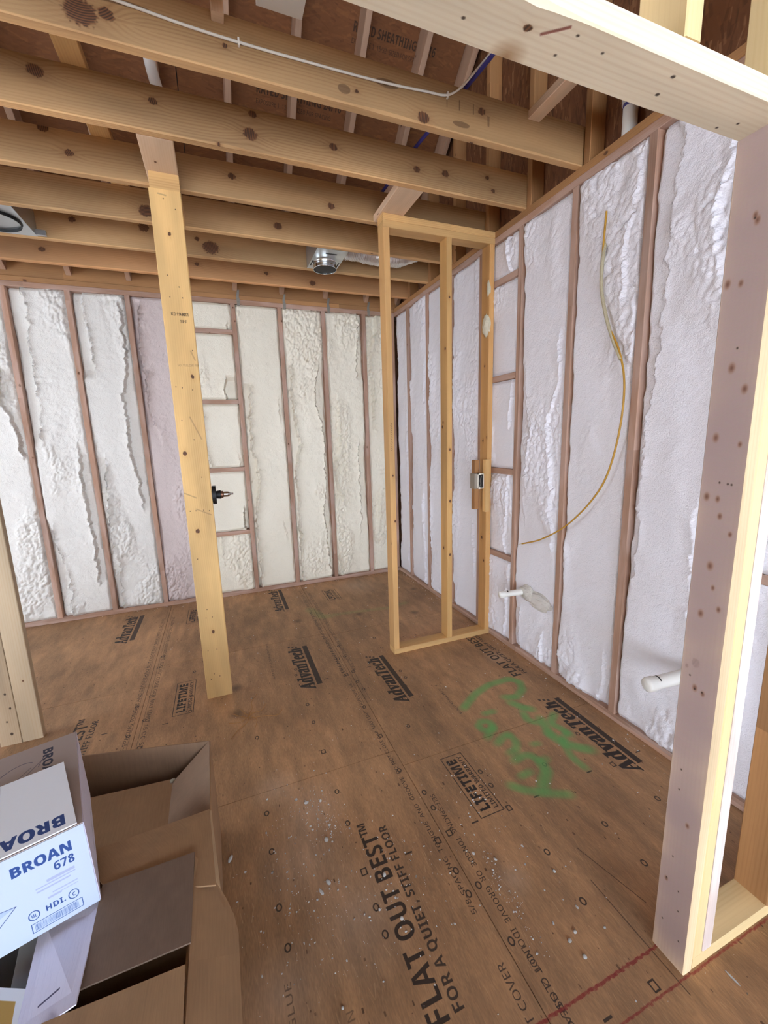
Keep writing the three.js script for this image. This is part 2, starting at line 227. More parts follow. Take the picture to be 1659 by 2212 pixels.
// ---------------------------------------------------------------- walls of studs and sprayed foam
function foamBump() {
  const n = 512, [c, x] = canvas(n, n), im = x.createImageData(n, n);
  for (let j = 0; j < n; j++) for (let i = 0; i < n; i++) { const v = 255 * clamp(0.55 * fbm(i / 9, j / 9, 3, 3) + 0.45 * vn(i / 3.3, j / 3.3, 9)), o = (j * n + i) * 4; im.data[o] = im.data[o + 1] = im.data[o + 2] = v; im.data[o + 3] = 255; }
  x.putImageData(im, 0, 0); const t = new THREE.CanvasTexture(c); t.wrapS = t.wrapT = THREE.MirroredRepeatWrapping; t.repeat.set(3.2, 3.2); t.magFilter = THREE.LinearFilter; return t;
}
const FB = foamBump();
const foam = (r, g, b) => new THREE.MeshPhysicalMaterial({ color: new THREE.Color().setRGB(r / 255, g / 255, b / 255, THREE.SRGBColorSpace), roughness: 0.5, bumpMap: FB, bumpScale: 0.0022, clearcoat: 0.12, clearcoatRoughness: 0.4 });
const FOAM_WHITE = foam(224, 221, 213), FOAM_PINK = foam(206, 191, 186), FOAM_CREAM = foam(236, 229, 209), FOAM_COOL = foam(232, 229, 233);
function pebble(a, y, cs, r, seed) {
  let best = 9; const i0 = Math.floor(a / cs), j0 = Math.floor(y / cs);
  for (let i = i0 - 1; i <= i0 + 1; i++) for (let j = j0 - 1; j <= j0 + 1; j++) { const px = (i + h2(i, j, seed)) * cs, py = (j + h2(i, j, seed + 1)) * cs; best = Math.min(best, Math.hypot(a - px, (y - py) * 0.8)); }
  return Math.sqrt(Math.max(0, 1 - (best / r) ** 2));
}
function foamHeight(a, y, w, seed, rough, crust = 1) {                    // metres out from the stud faces
  const wa = a + 0.02 * (vn(a * 19, y * 19, seed + 90) - 0.5), wy = y + 0.03 * (vn(a * 15, y * 15, seed + 91) - 0.5);
  let h = -0.008 + 0.018 * (fbm(a * 4 + seed, y * 2.2, seed, 3) - 0.5);
  const area = fbm(a * 3.1 + 7, y * 1.5, seed + 31, 3), m = sstep(0.6 - 0.2 * rough, 0.74 - 0.1 * rough, area), q = 0.35 + 0.65 * sstep(0.3, 0.6, area);
  h += q * (0.3 + rough) * 0.011 * (fbm(a * 24, y * 24, seed + 4, 3) - 0.5) + (0.2 + rough) * 0.004 * (vn(a * 95, y * 95, seed + 6) - 0.5) * q;
  if (m > 0) h += m * (0.016 * pebble(wa, wy, 0.036, 0.027, seed) + 0.008 * pebble(wa + 3, wy, 0.02, 0.014, seed + 5) - 0.006);
  for (const side of [0, 1]) {                                 // crust standing proud of a hollow along a stud
    const d = side ? w - a : a, on = crust * sstep(0.55 - 0.09 * rough, 0.6, vn(y * 1.7 + side * 40, 3.3, seed + 50));
    if (on <= 0) continue;
    const pos = 0.012 + 0.075 * Math.pow(vn(y * 2.7, side * 9 + 1, seed + 60), 1.5) + 0.022 * vn(y * 17, side, seed + 61) + 0.016 * vn(y * 48, side, seed + 62) + 0.008 * vn(y * 130, side, seed + 63);
    const crest = 0.006 + 0.016 * vn(y * 9, side * 3, seed + 64) * vn(y * 40, side * 3, seed + 66);
    h += on * ((d < pos ? -(0.016 + 0.022 * vn(y * 4, side, seed + 65)) * sstep(0, 0.006, pos - d) : 0) + (d >= pos ? crest * Math.exp(-((d - pos) / 0.016)) * 1.6 : 0));
  }
  const e = Math.min(a, w - a); h -= 0.02 * (1 - sstep(0, 0.008 + 0.018 * vn(y * 21, a > w / 2 ? 1 : 0, seed + 70), e));
  return Math.max(h, -0.07);
}
function foamPanel(parent, face, a0, a1, y0, y1, mat, seed, rough = 0.5, label, crust = face === 'back' ? 1 : 0.4) {
  const w = a1 - a0, H = y1 - y0, st = 0.0065, nx = Math.max(6, Math.round(w / st)), ny = Math.round(H / st / 1.15), P = new Float32Array((nx + 1) * (ny + 1) * 3), U = new Float32Array((nx + 1) * (ny + 1) * 2), I = [];
  for (let j = 0; j <= ny; j++) for (let i = 0; i <= nx; i++) {
    const a = w * i / nx, y = H * j / ny, o = j * (nx + 1) + i; let h = foamHeight(a, y + y0, w, seed, rough, crust);
    h -= 0.014 * (1 - sstep(0, 0.02, Math.min(y, H - y)));
    if (face === 'back') { h = h < 0 ? h * 1.15 : h * 1.5; P[o * 3] = a; P[o * 3 + 1] = y; P[o * 3 + 2] = h; } else { P[o * 3] = -h; P[o * 3 + 1] = y; P[o * 3 + 2] = a; }
    U[o * 2] = a0 + a; U[o * 2 + 1] = y;
  }
  for (let j = 0; j < ny; j++) for (let i = 0; i < nx; i++) { const o = j * (nx + 1) + i, p = o + nx + 1; if (face === 'back') I.push(o, o + 1, p + 1, o, p + 1, p); else I.push(o, p + 1, o + 1, o, p, p + 1); }
  const g = new THREE.BufferGeometry(); g.setAttribute('position', new THREE.BufferAttribute(P, 3)); g.setAttribute('uv', new THREE.BufferAttribute(U, 2)); g.setIndex(I); g.computeVertexNormals();
  const m = put('foam_panel', g, mat, parent, face === 'back' ? [a0, y0, 0] : [0, y0, a0]); if (label) m.userData.label = label; return m;
}
const slab = (name, parent, lo, hi, mat) => put(name, new THREE.BoxGeometry(hi[0] - lo[0], hi[1] - lo[1], hi[2] - lo[2]), mat, parent, [(lo[0] + hi[0]) / 2, (lo[1] + hi[1]) / 2, (lo[2] + hi[2]) / 2]);
const osbCanvas = (() => { const [c, x] = canvas(1024, 1024), R = rng(9); x.fillStyle = '#744a2d'; x.fillRect(0, 0, 1024, 1024); strands(x, 1024, 1024, 512, R, 9000, ['#8f623d', '#7c4f30', '#5b3720', '#a37a54', '#684128', '#4c2e1a'], true, [0.03, 0.13], [0.003, 0.02], [0.2, 0.7]); return c; })();
const OSB = std({ map: tex(osbCanvas, 0.5, 0.5), roughness: 0.8 });

// back wall: studs at x = -0.328 - k * 16 in
const back = structure('wall_back');
slab('sheathing_panel', back, [XL - 0.15, 0, -0.16], [0.15, HT, -0.145], OSB);
board('bottom_plate', back, [XL, 0, -0.14], [0, 0.038, 0], 0, DUSTY[0]);
board('top_plate', back, [XL, HP, -0.14], [0.14, HP + 0.0375, 0], 0, DUSTY[1]); board('top_plate', back, [XL, HP + 0.0375, -0.14], [0.14, HT, 0.001], 0, BROWN[0], { wane: 0.006, seg: 60, seed: 3 });
const bx = []; for (let k = 0; k < 13; k++) bx.push(-0.328 - k * S);
bx.forEach((x, k) => board('stud', back, [x - 0.019, 0.038, -0.14], [x + 0.019, HP, 0], 1, pick(DUSTY, k)));
board('stud', back, [-0.038, 0.038, -0.14], [0, HP, 0.0], 1, DUSTY[1]);
const edgesB = [-0.038 + 0.019 - 0.0, ...bx];
for (let k = 0; k + 1 < edgesB.length; k++) {
  const a1 = edgesB[k] - 0.0195, a0 = edgesB[k + 1] + 0.0195, pink = k === 5, white = k > 5;
  if (k === 4) {                                               // blocked bay left of the fourth stud
    const ys = [0.038, 0.621, 1.226, 1.84, 2.444, HP];
    for (let b = 0; b < 5; b++) foamPanel(back, 'back', a0, a1, ys[b] + (b ? 0.02 : 0.001), ys[b + 1] - (b < 4 ? 0.02 : 0.001), FOAM_CREAM, 300 + b, 0.25);
    for (let b = 1; b < 5; b++) board('blocking', back, [a0, ys[b] - 0.019, -0.14], [a1, ys[b] + 0.019, 0], 0, pick(DUSTY, b));
  } else foamPanel(back, 'back', a0, a1, 0.039, HP - 0.001, pink ? FOAM_PINK : white ? FOAM_WHITE : FOAM_CREAM, 200 + k, white ? 0.75 : pink ? 0.8 : k === 1 ? 0.95 : k === 0 ? 0.7 : 0.5, pink ? 'pinkish sprayed foam' : undefined);
}
board('rim_board', back, [XL, HT, -0.06], [0.085, HT + 0.19, -0.022], 0, BROWN[1]);

// right wall: studs at z = 0.304 + k * 16 in
const right = structure('wall_right');
slab('sheathing_panel', right, [0.145, 0, -0.16], [0.16, HT, ZF + 0.15], OSB);
board('bottom_plate', right, [0, 0, 0], [0.14, 0.038, ZF], 2, DUSTY[2]);
board('top_plate', right, [0, HP, 0], [0.14, HP + 0.0375, ZF], 2, DUSTY[0]); board('top_plate', right, [-0.001, HP + 0.0375, 0], [0.14, HT, ZF], 2, BROWN[1]);
const rz = []; for (let k = 0; k < 19; k++) rz.push(0.304 + k * S);
rz.forEach((z, k) => board('stud', right, [0, 0.038, z - 0.019], [0.14, HP, z + 0.019], 1, pick(DUSTY, k + 1)));
const edgesR = [-0.018, ...rz];
for (let k = 0; k + 1 < edgesR.length; k++) {
  const a0 = edgesR[k] + 0.0195, a1 = edgesR[k + 1] - 0.0195;
  if (a0 > 4.2) { slab('foam_panel', right, [0.008, 0.039, a0], [0.04, HP - 0.001, a1], FOAM_COOL); continue; }
  if (k === 4) {
    const ys = [0.038, 0.638, 1.232, 1.844, 2.441, HP];
    for (let b = 0; b < 5; b++) foamPanel(right, 'right', a0, a1, ys[b] + (b ? 0.02 : 0.001), ys[b + 1] - (b < 4 ? 0.02 : 0.001), FOAM_COOL, 500 + b, b === 1 ? 1 : 0.2);
    for (let b = 1; b < 5; b++) board('blocking', right, [0, ys[b] - 0.019, a0], [0.14, ys[b] + 0.019, a1], 2, pick(DUSTY, b));
  } else if (k === 8) {
    foamPanel(right, 'right', a0, a1, 0.039, 0.92, FOAM_COOL, 560, 0.3); foamPanel(right, 'right', a0, a1, 0.96, HP - 0.001, FOAM_COOL, 561, 0.3); board('blocking', right, [0, 0.921, a0], [0.14, 0.959, a1], 2, DUSTY[0]);
  } else foamPanel(right, 'right', a0, a1, 0.039, HP - 0.001, FOAM_COOL, 400 + k, [0.2, 0.2, 0.2, 0.25, 0, 0.22, 0.2, 0.36, 0.3, 0.3][k] ?? 0.3);
}
// gable above the right wall
const gy = (z) => HT + 0.04 + SLOPE * z;
for (let k = 0; k < 10; k++) { const z = 0.345 + k * S; board('gable_stud', right, [0, HT, z], [0.089, gy(z) - 0.01, z + 0.038], 1, BROWN[k % 2]); }
{ const s = new THREE.Shape(); s.moveTo(0.15, 0); s.lineTo(0.15, 0.2); s.lineTo(-4.1, 0.2 + SLOPE * 4.1); s.lineTo(-ZF, 0.2); s.lineTo(-ZF, 0); s.closePath(); const g = new THREE.ExtrudeGeometry(s, { depth: 0.012, bevelEnabled: false }); g.rotateY(Math.PI / 2); put('sheathing_panel', g, OSB, right, [0.091, HT, 0]); }
// the far sides of the house, behind and left of the camera: plain walls with the openings that let the daylight in
const PLY = std({ color: 0xc9b08a });
const left = structure('wall_left'), front = structure('wall_front');
for (const [z0, z1, y0, y1] of [[-0.15, 0.9, 0, HT], [0.9, 2.4, 0, 0.7], [0.9, 2.4, 2.2, HT], [2.4, ZF + 0.15, 0, HT]]) slab('wall_panel', left, [XL - 0.15, y0, z0], [XL, y1, z1], PLY);
{ const s = new THREE.Shape(); s.moveTo(0.15, 0); s.lineTo(0.15, 0.2); s.lineTo(-4.1, 0.2 + SLOPE * 4.1); s.lineTo(-ZF - 0.15, 0.2); s.lineTo(-ZF - 0.15, 0); s.closePath(); const g = new THREE.ExtrudeGeometry(s, { depth: 0.02, bevelEnabled: false }); g.rotateY(Math.PI / 2); put('sheathing_panel', g, OSB, left, [XL - 0.1, HT, 0]); }
for (const [x0, x1, y0, y1] of [[XL, -5.3, 0, HT], [-5.3, -2.9, 0, 0.08], [-5.3, -2.9, 2.55, HT], [-2.9, -2.7, 0, HT], [-2.7, -0.2, 0, 0.08], [-2.7, -0.2, 2.55, HT], [-0.2, 0.15, 0, HT]]) slab('wall_panel', front, [x0, y0, ZF], [x1, y1, ZF + 0.15], PLY);

// ---------------------------------------------------------------- roof: rafters and sheathing panels
const roof = structure('ceiling');
const deckCanvas = (() => {
  const [c, x] = canvas(1024, 512), R = rng(31); x.fillStyle = '#6e4322'; x.fillRect(0, 0, 1024, 512); strands(x, 1024, 512, 420, R, 5200, ['#7c4e26', '#683d1d', '#593217', '#87592f', '#63391b'], false, [0.03, 0.14], [0.003, 0.02], [0.15, 0.55]);
  x.fillStyle = '#1d120a'; x.globalAlpha = 0.7; x.font = 'bold 26px sans-serif'; for (const [a, b] of [[60, 120], [560, 160], [250, 330], [720, 400]]) { x.fillText('RATED SHEATHING 24/16', a, b); x.font = '15px sans-serif'; x.fillText('EXPOSURE 1  15/32  SIZED FOR SPACING', a, b + 22); x.font = 'bold 26px sans-serif'; } return c;
})();
const DECK = std({ map: tex(deckCanvas), roughness: 0.85 });
const RAFTER = pineMat(pineCanvas(95, [172, 138, 112], [], 0, PLEN, [134, 96, 72]));
const ang = Math.atan(SLOPE), cosA = Math.cos(ang), RL = 4.12 / cosA;
for (let k = -1; k < 14; k++) for (const side of [0, 1]) {
  const x = k < 0 ? 0.04 : -0.297 - k * S, geo = boardGeo([0.038, 0.14, RL], 2, { uo: k * 0.7, vo: 0.05 * k });
  const m = put('rafter', geo, RAFTER, roof, side ? [x - 0.019, 2.79, ZF] : [x - 0.019, 2.79, 0.0]); m.rotation.x = side ? ang : -ang; if (side) { m.geometry = geo.clone().translate(0, 0, -RL); }
}
{ const q = 0.141; for (const side of [0, 1]) for (let r = 0; r < 5; r++) for (let p = 0; p < 3; p++) {
  const d = 1.215, geo = new THREE.BoxGeometry(1.92, 0.012, d - 0.004), along = -0.35 + d * (r + 0.5), x = 0.12 - 1.925 * (p + 0.5);
  const z = along * cosA - (q + 0.006) * Math.sin(ang), y = 2.79 + along * Math.sin(ang) + (q + 0.006) * cosA;
  const m = put('sheathing_panel', geo, DECK, roof, [x, y, side ? ZF - z : z]); m.rotation.x = side ? ang : -ang;
}
for (const side of [0, 1]) { const along = 2.75, h = q + 0.03, z = along * cosA - h * Math.sin(ang), y = 2.79 + along * Math.sin(ang) + h * cosA, m = put('added_light_block', new THREE.BoxGeometry(6.2, 0.03, 6.4), std({ color: 0x2a2a2c }), roof, [XL / 2, y, side ? ZF - z : z]); m.rotation.x = side ? ang : -ang; } }  // slabs added above the deck to stop sky light leaking through panel gaps

// ---------------------------------------------------------------- ceiling joists, front to back
const JT = HT + 0.172;
const KN = { 2.33: [[-0.861, 2.777, 0.024], [-0.579, 2.862, 0.016], [-2.05, 2.81, 0.04], [-1.98, 2.825, 0.02], [-1.627, 2.832, 0.008], [-1.15, 2.805, 0.007]], 1.93: [[-1.895, 2.867, 0.014], [-1.517, 2.823, 0.026], [-1.136, 2.848, 0.017], [-2.286, 2.881, 0.024], [-0.697, 2.833, 0.016], [-0.53, 2.841, 0.018], [-0.269, 2.868, 0.011], [-0.229, 2.809, 0.011], [-1.5, 2.907, 0.016]], 1.52: [[-1.045, 2.801, 0.018], [-2.3, 2.834, 0.016], [-2.389, 2.924, 0.02], [-1.58, 2.862, 0.016]], 1.12: [[-1.292, 2.836, 0.022], [-2.041, 2.813, 0.034]], 0.715: [[-1.699, 2.818, 0.045], [-2.499, 2.884, 0.018], [-2.102, 2.894, 0.028], [-1.783, 2.865, 0.014], [-0.669, 2.877, 0.016]], 0.3: [[-2.792, 2.838, 0.018], [-0.898, 2.799, 0.022], [-1.28, 2.84, 0.015], [-1.803, 2.852, 0.014]], 2.74: [] };
const JL = { 2.74: 'pine ceiling joist mostly hidden just above the pale door header', 2.33: 'ceiling joist with the white cable stapled along it', 1.93: 'knotty ceiling joist directly behind and below the cable-carrying joist', 1.52: 'ceiling joist whose face meets the top of the free-standing post', 1.12: 'ceiling joist running just in front of the fan housings', 0.715: 'ceiling joist running just behind the fan housings, with one large swirled knot', 0.3: 'reddish ceiling joist closest to the back wall' };
let jk = 0;
for (const z of [2.74, 2.33, 1.93, 1.52, 1.12, 0.715, 0.3]) {
  const x0 = -3.05, dirty = z === 0.3 ? [180, 134, 90] : [178, 142, 98], kn = KN[z].map(([X, Y, r]) => [X - x0, JT - Y, r]);
  const c = pineCanvas(700 + jk, dirty, kn, 0, PLEN, [122, 82, 46], [0.169, 0.214]);
  if (z === 2.33) scribble(c, (x, ax, ay) => { x.strokeStyle = '#3a2715'; x.globalAlpha = 0.6; x.lineWidth = 2; for (const [X, Y] of [[-0.75, 2.86], [-0.69, 2.86], [-0.62, 2.86], [-0.55, 2.83], [-0.54, 2.83]]) { x.beginPath(); x.moveTo((X - x0) * ax, (JT - Y - 0.02) * ay); x.lineTo((X - x0) * ax, (JT - Y + 0.02) * ay); x.stroke(); } x.fillStyle = '#2a1a0e'; x.globalAlpha = 0.35; for (const [X, Y, a, b] of [[-0.68, 2.79, 0.05, 0.014], [-1.02, 2.86, 0.06, 0.02], [-1.2, 2.8, 0.03, 0.02], [-2.0, 2.87, 0.18, 0.012]]) { x.beginPath(); x.ellipse((X - x0) * ax, (JT - Y) * ay, a * ax / 1.2, b * ay / 1.2, 0, 0, 7); x.fill(); } x.globalAlpha = 1; });
  const m = board('ceiling_joist', null, [XL - 0.1, HT, z], [0.1, JT, z + 0.038], 0, pineMat(c), { uo: XL - 0.1 - x0 + 3.2, vo: 0, c: 0.0025, wane: z > 1 ? 0.006 : 0.003, seg: 160, seed: 900 + jk });
  tag(m, JL[z], 'ceiling joist', 'ceiling joists'); jk++;
}

// ---------------------------------------------------------------- free-standing posts
const dots = (x, ax, ay, list, r = 0.004, al = 0.8) => { x.fillStyle = '#21150c'; x.globalAlpha = al; for (const [u, v, q] of list) { x.beginPath(); x.ellipse(u * ax, v * ay, (q || r) * ax, (q || r) * ay * 0.8, 0, 0, 7); x.fill(); } x.globalAlpha = 1; };
{
  const c = pineCanvas(77, [226, 186, 122], [[1.821, 0.106, 0.009], [1.429, 0.026, 0.011], [1.006, 0.046, 0.011], [0.41, 0.07, 0.009], [2.486, 0.07, 0.008]], 0, PLEN, [186, 138, 78]);
  scribble(c, (x, ax, ay) => {
    dots(x, ax, ay, [[1.77, 0.02], [1.765, 0.05], [1.755, 0.1], [1.6, 0.03], [1.5, 0.08], [1.12, 0.02], [1.12, 0.05], [1.12, 0.09], [1.115, 0.12], [0.55, 0.05], [0.5, 0.04], [0.5, 0.075], [0.3, 0.03], [0.3, 0.08], [0.15, 0.05], [0.13, 0.08], [0.12, 0.03], [2.3, 0.04], [2.25, 0.09], [2.2, 0.04], [2.2, 0.1], [2.64, 0.06], [2.6, 0.11], [1.3, 0.1], [0.85, 0.03], [1.95, 0.12]], 0.0028);
    x.strokeStyle = '#6a563c'; x.globalAlpha = 0.32; x.lineWidth = 4; for (const [a, b, d, e] of [[1.22, 0.0, 1.19, 0.06], [1.13, 0.05, 1.09, 0.13], [2.66, 0.035, 2.655, 0.075], [1.95, 0.11, 1.9, 0.13], [1.62, 0.07, 1.5, 0.12]]) { x.beginPath(); x.moveTo(a * ax, b * ay); x.lineTo(d * ax, e * ay); x.stroke(); }
    x.globalAlpha = 0.75; x.fillStyle = '#2a1d10'; for (const [u, v, t] of [[2.115, 0.035, 'KD19 HT'], [2.115, 0.075, 'NO.1'], [2.08, 0.075, 'SPF']]) { x.save(); x.translate(u * ax, v * ay); x.rotate(Math.PI / 2); x.font = 'bold 12px sans-serif'; x.fillText(t, 0, 0); x.restore(); }
    x.globalAlpha = 0.5; x.save(); x.translate(1.87 * ax, 0.04 * ay); x.rotate(Math.PI / 2); x.font = '9px sans-serif'; x.fillText('SO. YELLOW PINE', 0, 0); x.restore(); x.globalAlpha = 1;
  });
  const m = board('support_post', null, [-1.972, 0, 1.652], [-1.833, HP, 1.69], 1, pineMat(c), { uo: 0, vo: 0, c: 0.003, wane: 0.003, seg: 60, seed: 5 });
  tag(m, 'wide yellow pine post standing free in the middle of the floor', 'post');
}
const plate = thing('plate_block', [-1.9, HP, 1.55], 'stub of doubled top plate capping the free-standing post', 'plate');
board('plate', plate, [-1.966, HP, 1.3], [-1.834, HP + 0.037, 1.688], 2, WOOD[1], { vo: 0.2 }); board('plate', plate, [-1.966, HP + 0.0378, 1.32], [-1.834, HT, 1.684], 2, WOOD[0]);
const PALE = pineMat(pineCanvas(91, [222, 192, 160], [[0.4, 0.05, 0.006]], 0, 1.6, [190, 150, 112]));
tag(board('flat_blocking', null, [-1.975, HT, 1.5582], [-1.835, HT + 0.037, 1.9298], 2, PALE, { uo: 0.2, vo: 0 }), 'pale flat blocking between two joists above the free-standing post', 'wood block', undefined);
{
  const c = pineCanvas(78, [184, 162, 132], [[0.3, 0.03, 0.006], [0.75, 0.05, 0.007], [0.9, 0.02, 0.006]], 0, PLEN, [160, 124, 84]); scribble(c, (x, ax, ay) => dots(x, ax, ay, [[0.06, 0.055, 0.008], [0.2, 0.07, 0.006], [0.28, 0.06, 0.006], [0.42, 0.05, 0.005], [0.46, 0.035, 0.005], [0.6, 0.03], [0.74, 0.06], [0.82, 0.05], [0.13, 0.045]], 0.005, 0.75));
  const t = thing('door_jamb_post', [-2.85, 0, 1.67], 'greyish knotty doubled stud at the left edge beyond the white carton', 'post');
  board('stud', t, [-2.938, 0, 1.65], [-2.85, HT, 1.69], 1, pineMat(c), { uo: 0, vo: 0 });
  board('stud', t, [-2.849, 0, 1.65], [-2.761, HT, 1.688], 1, pineMat(pineCanvas(79, [192, 172, 142], [[0.33, 0.05, 0.004]], 0, PLEN, [176, 142, 100])), { uo: 0, vo: 0 });
}

// ---------------------------------------------------------------- short stud partition against the right wall
const FOAMLUMP = foam(240, 232, 205);
function lump(parent, at, r, seed, squash = [1, 1, 1], name = 'foam_lump', mat = FOAMLUMP) {
  const g = new THREE.IcosahedronGeometry(1, 12), p = g.attributes.position, v = new THREE.Vector3();
  for (let i = 0; i < p.count; i++) { v.fromBufferAttribute(p, i); const q = 1 + 0.45 * (fbm(v.x * 2 + v.z * 1.3 + 9, v.y * 2 - v.z + 5, seed, 3) - 0.5) + 0.1 * (vn(v.x * 9 + v.z * 5, v.y * 9 - v.z * 6, seed) - 0.5); v.multiplyScalar(r * q); p.setXYZ(i, v.x * squash[0], v.y * squash[1], v.z * squash[2]); }
  g.computeVertexNormals(); return put(name, g, mat, parent, at);
}
{
  const t = thing('stud_wall', [-0.39, 0, 1.635], 'short open stud partition with three studs standing against the right wall', 'stud wall');
  board('sole_plate', t, [-0.774, 0, 1.591], [-0.001, 0.038, 1.68], 0, WOOD[1], { vo: 0.05 });
  const c = pineCanvas(81, [214, 168, 108], [[0.9, 0.03, 0.008], [1.2, 0.02, 0.006]], 0, PLEN, [164, 108, 58]); scribble(c, (x, ax, ay) => { x.strokeStyle = '#3a2a1a'; x.globalAlpha = 0.6; x.lineWidth = 1.6; for (let k = 0; k < 16; k++) { x.beginPath(); x.moveTo((1.36 + k * 0.011) * ax, (0.008 + 0.006 * h2(k, 1, 3)) * ay); x.lineTo((1.366 + k * 0.011) * ax, (0.02 + 0.006 * h2(k, 2, 3)) * ay); x.stroke(); } x.globalAlpha = 1; });
  board('stud', t, [-0.774, 0.038, 1.591], [-0.736, HP, 1.68], 1, pineMat(c), { uo: 0, vo: 0 });
  board('stud', t, [-0.357, 0.038, 1.591], [-0.319, HP, 1.68], 1, pineMat(pineCanvas(82, [216, 172, 108], [[0.62, 0.02, 0.009], [1.0, 0.022, 0.009], [1.35, 0.02, 0.008], [2.3, 0.018, 0.008], [0.66, 0.2, 0.009], [1.5, 0.19, 0.01]], 0, PLEN, [168, 112, 58])), { uo: 0, vo: 0 });
  board('stud', t, [-0.039, 0.038, 1.591], [-0.001, HP, 1.68], 1, pineMat(pineCanvas(83, [206, 158, 98], [[0.7, 0.2, 0.009], [1.4, 0.2, 0.008], [1.9, 0.21, 0.007]], 0, PLEN, [150, 96, 48])), { uo: 0, vo: 0 });
  board('top_plate', t, [-0.774, HP, 1.591], [-0.001, HP + 0.0375, 1.68], 0, WOOD[0], { vo: 0.1 }); board('top_plate', t, [-0.774, HP + 0.0378, 1.591], [-0.001, HT, 1.679], 0, WOOD[2], { vo: 0.3 });
  lump(t, [-0.042, 2.19, 1.655], 0.045, 3, [0.55, 1.5, 0.75]); lump(t, [-0.036, 2.42, 1.668], 0.02, 5, [0.7, 2.6, 0.7]); lump(t, [-0.745, 1.585, 1.6], 0.012, 8);
}
tag(board('flat_blocking', null, [-0.787, HT, 1.5582], [-0.64, HT + 0.037, 1.9298], 2, PALE, { uo: 0.9, vo: 0.02 }), 'flat blocking between joists above the left end of the stud partition', 'wood block');
{
  const t = thing('mounting_block', [-0.06, 0.94, 1.68], 'short pale board nailed to the partition stud behind the electrical box', 'wood block');
  board('board', t, [-0.075, 0.945, 1.6805], [-0.038, 1.31, 1.718], 1, WOOD[0], { vo: 0.3 }); board('board', t, [-0.112, 0.955, 1.6], [-0.0755, 1.305, 1.64], 1, BROWN[0]);
  const e = thing('electrical_box', [-0.11, 1.11, 1.66], 'small grey electrical box on the short board at the partition', 'electrical box');
  const GREY = std({ color: 0x9a9183, roughness: 0.55 }), DK = std({ color: 0x1d1c1a, roughness: 0.6 }), IV = std({ color: 0xe6e0d0, roughness: 0.5 });
  const X0 = -0.15, X1 = -0.078, Y0 = 1.11, Y1 = 1.215, Z0 = 1.6405, Z1 = 1.7; slab('shell', e, [X0, Y0, Z0], [X1, Y1, Z1 - 0.004], GREY); slab('cavity', e, [X0 + 0.028, Y0 + 0.006, Z1 - 0.004], [X1 - 0.004, Y1 - 0.006, Z1 - 0.001], DK);
  const rim = mergeGeometries([[X0 + 0.022, X0 + 0.028, Y0, Y1], [X1 - 0.004, X1, Y0, Y1], [X0 + 0.022, X1, Y0, Y0 + 0.006], [X0 + 0.022, X1, Y1 - 0.006, Y1]].map(([a, b, c, d]) => new THREE.BoxGeometry(b - a, d - c, 0.006).translate((a + b) / 2 - X0, (c + d) / 2 - Y0, 0))); put('rim', rim, IV, e, [X0, Y0, Z1 - 0.001]);
  for (const y of [Y0 + 0.004, Y1 - 0.004]) put('screw_ear', new THREE.CylinderGeometry(0.007, 0.007, 0.006, 10).rotateX(Math.PI / 2), IV, e, [-0.112, y, Z1]);
  const wire = new THREE.TubeGeometry(new THREE.CatmullRomCurve3([[0, 0, 0], [0.012, 0.02, 0.002], [0.006, 0.045, 0.003], [0.018, 0.075, 0.001]].map((p) => new THREE.Vector3(...p))), 12, 0.003, 6); put('wire', wire, std({ color: 0x6d6a64 }), e, [X0 + 0.035, Y0 + 0.012, Z1 - 0.001]);
}

